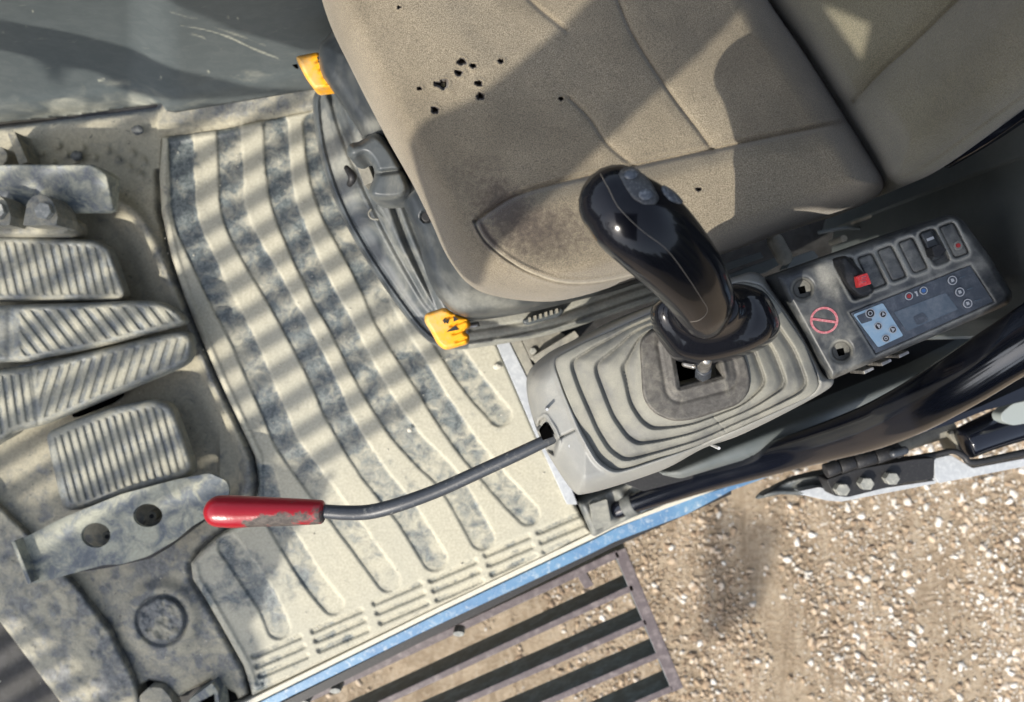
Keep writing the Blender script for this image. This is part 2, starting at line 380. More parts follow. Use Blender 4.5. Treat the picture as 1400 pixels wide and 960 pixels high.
for p, c in ((0.35, (0.36, 0.27, 0.18, 1)), (0.6, (0.48, 0.39, 0.29, 1)), (0.75, (0.56, 0.50, 0.42, 1)), (0.88, (0.60, 0.57, 0.51, 1))):
    e = cr_.elements.new(p); e.color = c
M['stone'] = m.out(m.mix(m.ramp(gg, 0.3, 0.7, 0, 0.25), r_.outputs[0], (0.25, 0.2, 0.15)), 0.9)
xs = np.linspace(-2.5, 4.5, 260); ys = np.linspace(-3.5, 2.0, 220)
X, Y = np.meshgrid(xs, ys, indexing='ij')
Z = GZ + 0.03*(fbm(X, Y, 0.35, 2, 4)-0.5) + 0.004*np.sin((X*0.95+Y*0.3)*30+9*fbm(X, Y, .3, 5, 2))*fbm(X, Y, .5, 15, 2)
ni, nj = X.shape; ii, jj = np.meshgrid(np.arange(ni-1), np.arange(nj-1), indexing='ij'); ii = ii.ravel(); jj = jj.ravel()
V = np.stack([X.ravel(), Y.ravel(), Z.ravel()], 1).tolist()
# a far skirt so the sheet reaches the horizon
Q = np.stack([ii*nj+jj, (ii+1)*nj+jj, (ii+1)*nj+jj+1, ii*nj+jj+1], 1).tolist()
k = len(V); V += [(-40, -40, GZ-0.03), (40, -40, GZ-0.03), (40, 40, GZ-0.03), (-40, 40, GZ-0.03)]; Q.append([k, k+1, k+2, k+3])
m = N('far_soil'); M['soil'] = m.out(m.mix(m.ramp(m.noise(0.6, 6), 0.35, 0.65), (0.07, 0.055, 0.035), (0.11, 0.09, 0.055)), 0.95)  # unseen far ground, darkened to dim its reflection in the joystick
go = struct(mesh('ground', V, Q, M['dirt'])); go.data.materials.append(M['soil']); go.data.polygons[len(Q)-1].material_index = 1
nt = 240; V = []; Fc = []
for k in range(nt):
    a = 2*math.pi*k/nt; h = 3.2+1.6*float(fbm(np.array([k*0.35]), np.array([1.0]), 1.0, 3)[0])*2; r0 = 13+1.2*math.sin(k*0.9)
    V += [(r0*math.cos(a), r0*math.sin(a), GZ-0.05), ((r0+0.6)*math.cos(a), (r0+0.6)*math.sin(a), GZ+h*0.7), ((r0+1.6)*math.cos(a), (r0+1.6)*math.sin(a), GZ+h), ((r0+3)*math.cos(a), (r0+3)*math.sin(a), GZ-0.05)]
for k in range(nt):
    a, b = 4*k, 4*((k+1) % nt)
    for j in range(3): Fc.append((a+j, b+j, b+j+1, a+j+1))
m = N('horizon_dark'); M['horizon_band'] = m.out(m.mix(m.ramp(m.noise(2.0, 8, 0.7), 0.4, 0.65), (0.02, 0.028, 0.012), (0.06, 0.075, 0.03)), 0.95, bump=m.noise(3, 8), dist=0.4)
wd_ = mesh('horizon_blocker', V, Fc, M['horizon_band']); wd_['kind'] = 'stuff'; wd_['label'] = 'unseen dark tree band added to block horizon glow'; wd_['category'] = 'trees'  # unseen band added to keep horizon glow out of the joystick's reflections
rs = np.random.RandomState(4)
def stones(name, cnt, rmin, rmax, sub, xr, yr, power):
    bm = bmesh.new(); bmesh.ops.create_icosphere(bm, subdivisions=sub, radius=1)
    bv = np.array([v.co[:] for v in bm.verts]); bf = np.array([[v.index for v in f.verts] for f in bm.faces]); bm.free()
    nb = len(bv); P = np.stack([rs.uniform(*xr, cnt), rs.uniform(*yr, cnt)], 1)
    dens = 0.5+1.6*(fbm(P[:, 0]*2.2+P[:, 1]*0.5, P[:, 1]*0.5, 0.3, 9, 4)-0.5) + 0.20*(P[:, 0]-0.7)
    P = P[dens > rs.uniform(0.05, 0.75, cnt)]; cnt = len(P)
    r = rmin+(rmax-rmin)*rs.rand(cnt)**power
    gz = GZ + 0.03*(fbm(P[:, 0], P[:, 1], 0.35, 2, 4)-0.5)
    sc = np.stack([r*rs.uniform(0.8, 1.35, cnt), r*rs.uniform(0.7, 1.1, cnt), r*rs.uniform(0.5, 0.85, cnt)], 1)
    an = rs.uniform(0, 6.28, cnt)
    v = bv[None]*(1+(0.34*(np.sin(bv[None, :, 0]*2.3+rs.uniform(0, 6.28, (cnt, 1)))*np.sin(bv[None, :, 1]*2.7+rs.uniform(0, 6.28, (cnt, 1)))+0.5*np.sin(bv[None, :, 2]*4+rs.uniform(0, 6.28, (cnt, 1)))))[..., None]+rs.uniform(-0.09, 0.09, (cnt, nb, 1)))*sc[:, None]
    c, s = np.cos(an)[:, None], np.sin(an)[:, None]
    x = v[..., 0]*c-v[..., 1]*s + P[:, :1]; y = v[..., 0]*s+v[..., 1]*c + P[:, 1:]; z = v[..., 2]+gz[:, None]+0.002
    VV = np.stack([x, y, z], -1).reshape(-1, 3); FF = (bf[None]+np.arange(cnt)[:, None, None]*nb).reshape(-1, 3)
    t = rs.rand(cnt); t = np.where(rs.rand(cnt) < 0.10+0.24*sst(0.5, 1.3, P[:, 0]), 0.84+0.16*rs.rand(cnt), t*0.74)
    me = bpy.data.meshes.new(name); me.vertices.add(len(VV)); me.vertices.foreach_set('co', VV.ravel().astype(np.float32))
    me.loops.add(FF.size); me.loops.foreach_set('vertex_index', FF.ravel().astype(np.int32))
    me.polygons.add(len(FF)); me.polygons.foreach_set('loop_start', np.arange(0, FF.size, 3, dtype=np.int32)); me.polygons.foreach_set('loop_total', np.full(len(FF), 3, np.int32))
    me.update(calc_edges=True); me.validate()
    at = me.attributes.new('tone', 'FLOAT', 'POINT'); at.data.foreach_set('value', np.repeat(t, nb).astype(np.float32))
    o = link(name, me, M['stone'], None, True); o['kind'] = 'stuff'
    o['label'] = 'pale stones and grit scattered over the brown dirt ground'; o['category'] = 'gravel'; return o
stones('gravel', 13000, 0.003, 0.0105, 2, (-0.8, 1.75), (-1.35, 0.1), 2.6)
stones('fine_gravel', 56000, 0.0015, 0.0045, 1, (-0.8, 1.75), (-1.35, 0.1), 1.5)['label'] = 'fine grit between the larger stones on the ground'

# ------------------------------------------------------------------ cab floor
sill = [(330, 962), (805, 746), (1000, 663), (1120, 618), (1560, 420)]
base_poly = [(-120, 1180), (330, 968), (805, 752), (1000, 669), (1120, 624), (1560, 430), (1700, -500), (-300, -500), (-300, 1200)]
struct(prism('floor_base', base_poly, -0.03, -0.09, M['under'], bev=0))

bands = [(cr([(247, 183), (249, 240), (254, 300), (275, 350), (298, 400), (333, 468), (376, 568), (392, 605), (428, 656), (474, 716), (505, 758), (531, 793)]), 16.7),
         (cr([(313, 178), (316, 235), (320, 290), (342, 340), (372, 390), (412, 462), (443, 525), (466, 575), (506, 640), (556, 704), (594, 764)]), 17.2),
         (cr([(377, 172), (381, 235), (390, 285), (410, 335), (438, 395), (463, 440), (503, 516), (541, 578), (579, 622), (617, 662), (659, 735)]), 17.2),
         (cr([(430, 170), (438, 235), (455, 290), (482, 340), (512, 400), (530, 440), (566, 498), (617, 578), (654, 628), (700, 680), (722, 703)]), 16.2),
         (cr([(500, 260), (560, 380), (612, 472), (644, 521), (683, 567)]), 16.2),
         (cr([(314, 748), (342, 788), (366, 825), (381, 858)]), 16),
         (cr([(362, 650), (376, 705), (402, 752), (430, 795), (455, 826)]), 15)]
slots = []
for x, y, L in ((345, 901, 69), (426, 866, 71), (510, 828, 68), (587, 797, 66), (662, 762, 64), (734, 731, 62)):
    for k in range(3):
        slots.append(np.array([(x+2+4.5*k, y+13.2*k-3.5), (x+L-4+4.5*k, y-(L-6)*0.43+13.2*k-3.5)]))
mat_out = np.array([(222, 188), (300, 177), (430, 150), (520, 140), (640, 330), (672, 455), (700, 520), (735, 600), (770, 662), (808, 729), (345, 951), (338, 925), (333, 910), (315, 878), (297, 846), (280, 817), (264, 792), (261, 770), (277, 750), (297, 732), (330, 712), (350, 690), (354, 660), (349, 625), (330, 585), (304, 530), (276, 466), (252, 405), (234, 350), (221, 290), (218, 240)])
def mat_z(X, Y, SD):
    z = np.full(X.shape, 0.0); g = np.zeros(X.shape)
    wob = 2.0*(fbm(X, Y, 30, 3)-0.5)
    for P, hw in bands:
        d = dseg(X, Y, P)[0]+wob; g = np.maximum(g, sst(hw+2.0, hw-2.0, d))
    s = np.zeros(X.shape)
    for P in slots:
        d = dseg(X, Y, P)[0]; s = np.maximum(s, sst(4.6, 2.8, d))
    lip = np.exp(-((SD-7)/3.0)**2)*(X < 360)*0.003+0.004*sst(300, 240, X-0.25*(Y-300))*(Y < 700)
    z = -0.0034*g-0.0042*s + lip - rim(SD, 4, 0.006) + 0.0012*(fbm(X, Y, 14, 5)-0.5)
    lower = sst(560, 800, Y+0.35*(X-350))
    sw = fbm(X, Y, 70, 8, 4)
    dust = 1.0 - g*(0.64-0.18*lower-0.30*sst(0.5, 0.8, sw)) - 0.38*s*sst(0.3, 0.6, fbm(X, Y, 18, 91)) - 0.30*sst(0.50, 0.85, fbm(X, Y, 30, 61, 5))*(1-g) - 0.62*sst(0.42, 0.66, fbm(X, Y, 60, 21))*sst(520, 640, Y)*sst(480, 330, X)*(1-lower*0.3)  # slot term puts the slots' shaded floors into the dust value
    dust = dust-0.15*sst(330, 250, X)*(Y < 420)
    # the ring of dust that settles along the groove edges
    return z, {'dust': dust}
o = relief('floor_mat', mat_out, mat_z, 2.0, M['mat'], None, skirt=-0.02)
tag(o, 'dusty ribbed rubber floor mat with curved grooves in front of the seat', 'floor mat')

dimples = [(260, 415), (370, 370), (525, 385), (685, 400), (845, 420), (915, 470), (750, 460), (600, 445), (420, 430), (335, 475), (825, 515), (895, 560), (480, 470), (200, 450)]
dimples = [(x/4.667, 120+y/4.667) for x, y in dimples]
floor_out = [(-120, 160), (100, 157), (215, 143), (432, 118), (500, 110), (520, 140), (430, 153), (300, 180), (224, 190), (221, 240), (224, 290), (238, 350), (256, 405), (279, 466), (307, 528), (333, 583), (352, 625), (357, 660), (353, 692), (333, 714), (300, 734), (280, 752), (264, 771), (267, 792), (283, 817), (300, 846), (318, 878), (336, 910), (342, 948), (326, 956), (322, 948), (290, 930), (255, 946), (245, 953), (225, 935), (205, 930), (180, 945), (165, 985), (130, 1000), (-120, 640)]
hump = cr([(120, 258), (160, 275), (190, 300), (215, 345), (234, 390), (262, 450), (292, 520), (322, 585), (338, 630), (335, 672), (300, 705)])
inner = cr([(110, 300), (150, 300), (185, 335), (205, 390), (230, 450), (250, 520)])
plug = (221, 848)
def floor_z(X, Y, SD):
    z = -0.006 + 0.0016*(fbm(X, Y, 22, 3)-0.5)
    for a, b in dimples: z = z + 0.0065*np.exp(-(((X-a)**2+(Y-b)**2)/(5.2**2))**1.5)
    d = dseg(X, Y, hump)[0]; z = z + 0.016*np.exp(-(d/11)**2)*(Y < 700)
    dm = np.maximum(-sdf(X, Y, mat_out), 0); z = z - 0.012*np.exp(-(dm/6)**2)*(X < 400)*(Y > 230) + 0.004*(fbm(X, Y, 5, 51)-0.5)*np.exp(-(dm/9)**2)
    # sunken well round the pedals
    z = z - 0.008*sst(18, 40, d)*(X < 300)*sst(250, 300, Y)*sst(700, 650, Y)
    r = np.hypot(X-plug[0], Y-plug[1]); lump = 0.004*(fbm(X, Y, 9, 7)-0.5)
    z = z + 0.009*sst(62, 40, r) - 0.006*np.exp(-((r-33)/2.6)**2) + (r < 31)*(0.003+lump*3.0)
    # raised cover edge beside the mat and the ramp on the outer side
    z = z + 0.012*np.exp(-(dseg(X, Y, [(262, 770), (285, 825), (330, 915)])[0]/12)**2)*0.6
    d2 = dseg(X, Y, [(60, 800), (130, 870), (170, 960)])[0]
    z = z - 0.020*sst(34, 8, d2)*(Y > 740)
    z = z + 0.020*sst(0, 120, (Y-150)-0.2*X+40)*0 
    ledge = sst(182, 166, Y+0.12*(X-230))*(X > 215)
    z = z + 0.014*ledge - rim(SD, 4, 0.01)
    dw = dseg(X, Y, [(-150, 187), (0, 170), (100, 160), (216, 145)])[0]; z = z - 0.03*np.exp(-(dw/4.5)**2)
    dust = 0.86 - 0.10*sst(600, 760, Y) - 0.9*np.exp(-(dw/6)**2) - 0.45*np.exp(-(dm/7)**2)*(Y > 230) - 0.75*sst(0.46, 0.70, fbm(X, Y, 16, 14, 6))*sst(560, 760, Y)*0.7 - 1.1*sst(34, 12, d2+14*(fbm(X, Y, 14, 77)-0.5))*(Y > 740)  # wall-line and mat-edge terms put gap shade into the dust value
    dust = dust - 0.45*np.exp(-((r-32)/4)**2) - 0.30*(r < 31)*sst(.35, .6, fbm(X, Y, 12, 71)) - 0.45*ledge*sst(0.4, 0.6, fbm(X, Y, 30, 4)) - 0.45*sst(16, 4, d)*(Y > 300)*sst(0.4, 0.6, fbm(X, Y, 50, 31)) - 0.25*np.exp(-((r-75)/22)**2)*sst(.4, .6, fbm(X, Y, 20, 40))
    return z, {'dust': dust}
struct(relief('cab_floor', floor_out, floor_z, 2.0, M['floor'], None, skirt=-0.03))

# outer ramp in the lower left corner
def ramp_z(X, Y, SD):
    z = 0.01 + 0.0035*(fbm(X, Y, 18, 3)-0.5)*2 - rim(SD, 7, 0.012)
    return z, {'dust': 0.70-0.55*sst(0.36, 0.68, fbm(X, Y, 14, 19, 6))*sst(-80, 120, X)}
struct(relief('front_ledge', [(-60, 640), (0, 690), (50, 740), (105, 800), (150, 860), (185, 930), (200, 1000), (120, 1010), (60, 930), (0, 850), (-60, 780)], ramp_z, 2.2, M['floor'], None, skirt=-0.05))
struct(prism('outer_cab_frame', rnd([(-80, 820), (-20, 870), (30, 920), (60, 975), (40, 1020), (-90, 1020)], 8), -0.06, -0.14, M['steel']))
lp = thing('latch_plate', 'square latch plate on the grey frame at the lower left corner', 'latch plate')
prism('plate', rnd([(4, 935), (32, 916), (62, 958), (40, 985), (2, 985)], 3), -0.05, -0.065, M['wall'], lp)
prism('boss', rnd([(12, 940), (30, 930), (44, 950), (26, 962)], 3), -0.047, -0.052, M['steel'], lp)
# hooked catch at the lower edge of the floor
hk = thing('floor_catch', 'small hooked metal catch at the bottom edge of the cab floor', 'catch')
prism('hook_plate', rnd([(190, 952), (203, 940), (220, 940), (232, 952), (240, 972), (186, 980)], 4), 0.004, -0.02, M['floor'], hk)
prism('catch_arm', rnd([(258, 957), (290, 934), (298, 946), (302, 985), (258, 985)], 3), 0.018, -0.02, M['steel'], hk)
prism('catch_slot', [(262, 966), (292, 950), (296, 985), (262, 985)], 0.0195, 0.012, M['void'], hk, bev=0)

# metal strips between mat and seat base
st = thing('floor_edge_trim', 'pale aluminium floor trim between the mat and the control console', 'floor trim')
prism('trim_strip', rnd([(672, 455), (690, 455), (742, 560), (760, 612), (790, 690), (775, 690), (735, 602)], 3), 0.006, -0.02, M['door'], st)
prism('trim_step', rnd([(692, 455), (706, 450), (734, 512), (744, 545), (738, 548)], 2), 0.012, -0.02, M['rail'], st)
bk = thing('seat_mount_bracket', 'folded steel bracket bolted below the seat rail beside the console', 'bracket')
prism('bracket_plate', rnd([(712, 460), (760, 450), (790, 470), (745, 500), (726, 492)], 4), 0.03, -0.02, M['rail'], bk)
prism('bracket_flange', rnd([(727, 488), (786, 452), (792, 460), (733, 498)], 2), 0.055, 0.0, M['rail'], bk)
prism('bolt', circ(729, 480, 5, 6), 0.036, 0.02, M['bolt'], bk)

# door sill
sl_ = thing('door_sill', 'scratched blue painted door sill below the floor mat', 'door sill')
prism('sill_lip', [(280, 985), (345, 955), (600, 830), (808, 730), (1010, 650), (1060, 632), (1062, 640), (1000, 662), (840, 722), (812, 736), (600, 837), (400, 936), (280, 996)], -0.004, -0.05, M['edge'], sl_)
prism('sill_edge', [(280, 998), (400, 938), (600, 839), (812, 738), (840, 723), (940, 683), (1000, 664), (1080, 632), (1082, 640), (1000, 671), (940, 703), (840, 741), (812, 755), (600, 854), (400, 951), (280, 1013)], -0.012, -0.10, M['blue'], sl_)
for x, y in ((458, 945), (415, 962), (627, 867)):
    prism('bolt', circ(x*1.0, y, 8, 8, 4, 0), -0.06, -0.09, M['bolt'], sl_)
prism('sill_gap_shade', [(300, 1003), (600, 854), (812, 754), (840, 740), (1000, 672), (1000, 676), (840, 748), (600, 866), (300, 1016)], -0.05, -0.13, M['mblack'], sl_, bev=0)  # black strip stands in for the shaded gap below the sill
# corner block where the pillar meets the sill
cb = thing('pillar_foot', 'dusty moulded rubber foot at the base of the black pillar', 'pillar foot')
def foot_z(X, Y, SD):
    return 0.02-rim(SD, 5, 0.012)+0.005*np.sin((X-0.4*Y)*0.22)*sst(0, 12, SD), {'dust': 0.25+0.4*fbm(X, Y, 25, 2)}
relief('foot_block', rnd([(790, 688), (880, 650), (965, 612), (975, 640), (880, 700), (810, 735)], 6), foot_z, 2.2, M['plastic'], cb, skirt=-0.03)
prism('foot_clip', rnd([(806, 690), (830, 682), (836, 716), (812, 726)], 3), 0.032, 0.0, M['plastic'], cb)

# ------------------------------------------------------------------ boarding step
bs = thing('boarding_step', 'open grate boarding step with long bars below the blue sill', 'step')
SZ = -0.25; SD_ = 0.070
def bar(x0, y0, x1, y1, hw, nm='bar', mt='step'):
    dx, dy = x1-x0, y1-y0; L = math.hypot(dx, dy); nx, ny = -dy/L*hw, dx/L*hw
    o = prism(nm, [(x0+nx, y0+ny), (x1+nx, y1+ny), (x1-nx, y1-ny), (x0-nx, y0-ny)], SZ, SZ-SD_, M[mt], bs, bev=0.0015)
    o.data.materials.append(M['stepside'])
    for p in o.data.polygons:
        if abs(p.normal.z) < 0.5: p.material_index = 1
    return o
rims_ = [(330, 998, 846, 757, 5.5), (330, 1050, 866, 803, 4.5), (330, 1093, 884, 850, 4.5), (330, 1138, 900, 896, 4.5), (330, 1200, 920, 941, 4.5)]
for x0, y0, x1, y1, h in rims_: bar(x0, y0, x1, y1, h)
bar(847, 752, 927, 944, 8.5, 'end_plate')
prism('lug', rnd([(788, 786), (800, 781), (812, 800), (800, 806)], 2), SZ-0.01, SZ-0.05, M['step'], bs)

# ------------------------------------------------------------------ side wall
def wall_z(X, Y, SD):
    k_ = sst(170, 250, X); yb = (1-k_)*(168-0.115*X)+k_*(156-0.167*(X-240))
    t = np.clip((yb-Y)/150, -0.1, 3); z = 0.034+0.31*np.clip(t, 0, 3)
    z = z + 0.004*np.exp(-((yb-Y-22)/9)**2) - 0.010*sst(12, 0, yb-Y)
    z = z - 0.006*np.exp(-(dseg(X, Y, [(-50, -10), (150, 20), (290, 70), (420, 95)])[0]/20)**2)*0
    d = sst(60, 8, yb-Y)*sst(0.3, 0.6, fbm(X, Y, 45, 12))*0.50*(1-0.6*k_) + 0.45*np.exp(-(((X-345)/28)**2+((Y-98)/14)**2)) + 0.5*np.exp(-(((X-158)/20)**2+((Y-113)/6)**2)) + 0.3*np.exp(-(((X-60)/35)**2+((Y-140)/15)**2))
    for P_, a_ in (([(232, 16), (258, 24), (270, 26)], .5), ([(248, 35), (285, 42), (315, 52), (345, 66), (380, 80)], .75), ([(262, 46), (280, 52)], .5), ([(222, 45), (230, 62)], .3), ([(290, 36), (330, 50), (362, 62)], .45), ([(135, 110), (142, 108)], .8), ([(40, 22), (70, 40)], .2)):
        d = d + a_*np.exp(-(dseg(X, Y, cr(P_))[0]/1.5)**2)
    for a_, b_ in ((45, 16), (36, 36), (4, 44), (325, 25), (285, 98), (220, 106), (312, 24)): d = d + 0.9*np.exp(-(np.hypot(X-a_, Y-b_)/2.0)**2)
    return z, {'dust': -0.12+d+0.2*(fbm(X, Y, 120, 33)-0.4)}
wall_out = [(-150, 185), (0, 168), (100, 158), (213, 143), (222, 143), (227, 152), (240, 154), (330, 139), (432, 122), (520, 108), (560, 60), (560, -130), (-150, -130)]
tag(relief('side_wall_panel', wall_out, wall_z, 2.5, M['wall'], None, skirt=None), 'scuffed grey plastic side wall panel above the floor at top left', 'wall panel')
wp = C.objects['side_wall_panel']; md = wp.modifiers.new('solid', 'SOLIDIFY'); md.thickness = 0.006; md.offset = -1
prism('wall_hole', circ(402, 86, 5, 14, 3.5), 0.118, 0.10, M['void'], wp, bev=0)
# ------------------------------------------------------------------ pedals and brackets
def ribbed(X, Y, SD, ang, pitch, inset, depth=0.0018, region=None):
    depth = min(depth, 0.0022)
    a = math.radians(ang); u = X*math.cos(a)+Y*math.sin(a)
    r = 0.5+0.5*np.cos(2*math.pi*u/pitch); r = sst(0.25, 0.7, r)
    m_ = sst(inset-1.2, inset+1.2, SD)
    if region is not None: m_ = m_*region
    return depth*(r*m_) - 0.0016*m_ , r*m_, m_
# ribbed footrest pad
pd = thing('footrest', 'rectangular ribbed footrest pad, upper one at the left edge', 'footrest')
def pA(X, Y, SD):
    h, r, m_ = ribbed(X, Y, SD, -13+0, 11.8, 9); return 0.050-rim(SD, 7, 0.012)+h, {'dust': 0.36+0.25*r+0.25*fbm(X, Y, 40, 3)}
relief('pad', rnd([(-70, 318), (0, 321), (132, 328), (150, 338), (174, 402), (166, 411), (0, 412), (-70, 412)], 8), pA, 1.5, M['pedal'], pd, skirt=0.026)
prism('pedal_plate', rnd([(-60, 322), (130, 332), (168, 408), (-60, 408)], 6), 0.024, 0.014, M['steel'], pd)
pd = thing('travel_pedal', 'tapering travel pedal with diagonal ribs sloping down to the right', 'pedal', group='pair of long travel pedals')
def pB(X, Y, SD):
    reg = np.where(X > 24, 1.0, 0)*sst(0, 6, np.abs(X-25)); h, r, m_ = ribbed(X, Y, SD, -38, 14.5, 8, 0.003, reg)
    return 0.062-rim(SD, 7, 0.014)+h-0.003*np.exp(-((X-14)/6)**2), {'dust': 0.34+0.36*r+0.28*fbm(X, Y, 40, 5)}
relief('pad', cr([(-70, 418), (0, 418), (20, 417), (117, 414), (200, 411), (230, 417), (250, 432), (249, 444), (195, 458), (134, 474), (60, 489), (20, 495), (-70, 488)], 4, True), pB, 1.5, M['pedal'], pd, skirt=0.036)
prism('pedal_plate', rnd([(-60, 424), (190, 418), (236, 435), (130, 468), (-60, 484)], 6), 0.034, 0.022, M['steel'], pd)
pd2 = thing('travel_pedal', 'rounded-tip travel pedal with steep ribs and a second pad at its left', 'pedal', group='pair of long travel pedals')
def pC(X, Y, SD):
    lx = 48-(Y-540)*-0.12
    reg = sst(0, 6, np.abs(X-lx)-2)
    h1, r1, m1 = ribbed(X, Y, SD, 17, 13.0, 9, 0.003, reg*(X > lx)); h2, r2, m2 = ribbed(X, Y, SD, -8, 12, 9, 0.003, reg*(X <= lx))
    return 0.057-rim(SD, 9, 0.016)+h1+h2-0.002*np.exp(-((X-lx)/3)**2), {'dust': 0.34+0.36*(r1+r2)+0.28*fbm(X, Y, 40, 6)}
relief('pad', cr([(-70, 508), (0, 505), (43, 500), (134, 478), (215, 459), (248, 453), (262, 459), (264, 480), (256, 496), (232, 509), (168, 536), (110, 560), (60, 580), (20, 591), (0, 605), (-70, 640)], 4, True), pC, 1.5, M['pedal'], pd2, skirt=0.030)
prism('pedal_plate', rnd([(-60, 515), (215, 466), (250, 470), (225, 500), (60, 568), (-60, 615)], 6), 0.028, 0.016, M['steel'], pd2)
pd = thing('foot_pedal', 'square ribbed foot pedal beside the drilled bracket', 'pedal')
def pD(X, Y, SD):
    h, r, m_ = ribbed(X, Y, SD, -15, 11.0, 11, 0.0026); return 0.052-rim(SD, 9, 0.014)+h, {'dust': 0.34+0.3*r+0.3*fbm(X, Y, 35, 8)-0.12*sst(120, 220, X)}
relief('pad', rnd([(62, 592), (110, 571), (160, 555), (212, 545), (236, 553), (248, 585), (267, 640), (258, 653), (180, 674), (110, 697), (90, 698), (82, 680)], 12), pD, 1.5, M['pedal'], pd, skirt=0.026)
prism('pedal_plate', rnd([(75, 600), (215, 556), (255, 642), (105, 690)], 10), 0.024, 0.014, M['steel'], pd)
# slot in the floor that the pedal arms pass through
prism('pedal_slot', rnd([(96, 560), (160, 534), (166, 540), (150, 552), (100, 572)], 4), 0.002, -0.01, M['void'], pd2, bev=0)

br = thing('pedal_bracket', 'bent steel bracket with two large round holes beside the foot pedal', 'bracket')
bp = rnd([(26, 739), (86, 708), (165, 676), (240, 656), (286, 647), (311, 658), (314, 676), (281, 709), (262, 720), (240, 739), (202, 761), (165, 772), (144, 772), (45, 799)], 7)
h1 = circ(202, 705, 20, 24, 16); h2 = circ(131, 732, 20, 24, 17)
prism('bracket_plate', bp, 0.068, 0.062, M['steel'], br, holes=[h1[::-1], h2[::-1]])
prism('end_flange', rnd([(15, 741), (20, 739), (43, 797), (38, 799)], 1.2), 0.085, 0.066, M['steel'], br)
for hx, hy in ((207, 706), (146, 734)): prism('bolt', circ(hx, hy, 7, 12), 0.035, 0.01, M['floor'], br); prism('bolt_socket', circ(hx, hy, 3.2, 8), 0.0362, 0.03, M['mblack'], br, bev=0)
prism('bracket_shade_web', [(60, 790), (200, 752), (262, 716), (262, 722), (205, 764), (150, 776)], 0.060, 0.0, M['mblack'], br, bev=0)  # matte black puts the deep shade under the bracket into the colour

ub = thing('pedal_stop_bracket', 'flat steel bracket with bolted tab above the footrest', 'bracket')
def ubz(X, Y, SD): return 0.10-rim(SD, 2.5, 0.004)-0.0006*(Y-225), {'dust': 0.5}
relief('bracket_plate', rnd([(-60, 224), (0, 225), (128, 225), (147, 238), (157, 288), (150, 291), (-60, 292)], 3), ubz, 2, M['steel'], ub, skirt=0.052)
for cx in (55, -9):
    prism('tab', np.vstack([circ(cx, 286, 20, 24)[12:], [(cx+24, 296), (cx+22, 308), (cx-24, 308)]]), 0.108, 0.06, M['floor'], ub)
    prism('bolt', circ(cx+3, 288, 12, 6, a0=.2), 0.116, 0.105, M['bolt'], ub)
relief('lower_bracket', rnd([(-60, 292), (80, 292), (96, 300), (97, 316), (85, 322), (-60, 322)], 5), lambda X, Y, SD: (0.075-rim(SD, 7, 0.012)+0.003*(fbm(X, Y, 9, 3)-.5), {'dust': 0.6}), 2, M['floor'], ub, skirt=0.02)
# stub and lug at the left edge
lg = thing('floor_lug', 'round floor lug with a raised rib at the left edge', 'lug')
prism('lug_rib', [(10, 182), (20, 180), (38, 222), (26, 226)], 0.03, -0.01, M['floor'], lg)
prism('lug_disc', circ(-4, 214, 14, 20), 0.025, -0.01, M['floor'], lg)
# clods of dried mud
def clod(cx, cy, r, z, mt, lab):
    bm = bmesh.new(); bmesh.ops.create_icosphere(bm, subdivisions=3, radius=1)
    for v in bm.verts:
        n_ = 0.75+0.6*float(fbm(np.array([v.co.x*3+cx]), np.array([v.co.y*3+v.co.z*2+cy]), 1.1, 3, 3)[0])
        v.co = v.co*n_
    s = r*(H-z)/F
    for v in bm.verts: v.co = Vector((v.co.x*s, v.co.y*s*0.8, v.co.z*s*0.45))+Vector(W(cx, cy, z))
    me = bpy.data.meshes.new('mud_clod'); bm.to_mesh(me); bm.free(); return tag(link('mud_clod', me, mt), lab, 'mud clod')
clod(188, 178, 8, 0.004, M['floor'], 'dried mud clod on the floor just left of the mat corner')
clod(105, 213, 8, 0.002, M['floor'], 'dried mud clod among the floor dimples')
clod(680, 501, 5, 0.004, M['edge'], 'small dry mud clod beside the shortest mat groove')
clod(560, 588, 3.5, 0.004, M['edge'], 'tiny mud crumb in the middle of the mat')

# ------------------------------------------------------------------ operator seat
seat = thing('operator_seat', 'worn beige cloth operator seat on a dark plastic base', 'seat')
# lower tray with ridges
tray_out = cr([(434, 122), (428, 150), (438, 215), (462, 285), (500, 355), (548, 425), (580, 462), (610, 477), (660, 474), (760, 455), (860, 422), (940, 395), (975, 372), (985, 330), (980, 200), (900, 120), (600, 60), (470, 90)], 6, True)
tl = [cr([(452, 128), (470, 190), (500, 260), (540, 340), (575, 400), (592, 425)]), cr([(440, 128), (450, 205), (478, 285), (520, 355), (566, 425), (595, 458)])]
tl2 = [cr([(480, 120), (500, 180), (530, 260), (556, 330), (585, 395), (600, 425)])]
def tray_z(X, Y, SD):
    z = 0.17 - rim(SD, 9, 0.03)
    z = z - 0.006*np.exp(-((SD-10)/2.2)**2)
    for P in tl[:1]: z = z - 0.005*np.exp(-(dseg(X, Y, P)[0]/3)**2) + 0.004*np.exp(-((dseg(X, Y, P)[0]-8)/4)**2)
    z = z + 0.03*sst(14, 60, SD)*(X < 640)
    for P in tl2: z = z - 0.006*np.exp(-(dseg(X, Y, P)[0]/3)**2) + 0.004*np.exp(-((dseg(X, Y, P)[0]-8)/4)**2)
    side = (X > 640)
    z = z - 0.003*np.exp(-((SD-24)/2.0)**2)*side - 0.004*np.exp(-((SD-44)/3.0)**2)*side
    d = 0.30+0.40*(fbm(X, Y, 50, 5)-0.4)+0.25*sst(480, 440, Y+X*0)*0+0.42*side - 0.4*np.exp(-((SD-6)/4)**2)*(1-0.6*side)
    return z, {'dust': d}
relief('base_tray', tray_out, tray_z, 2.0, M['plastic'], seat, skirt=0.10)
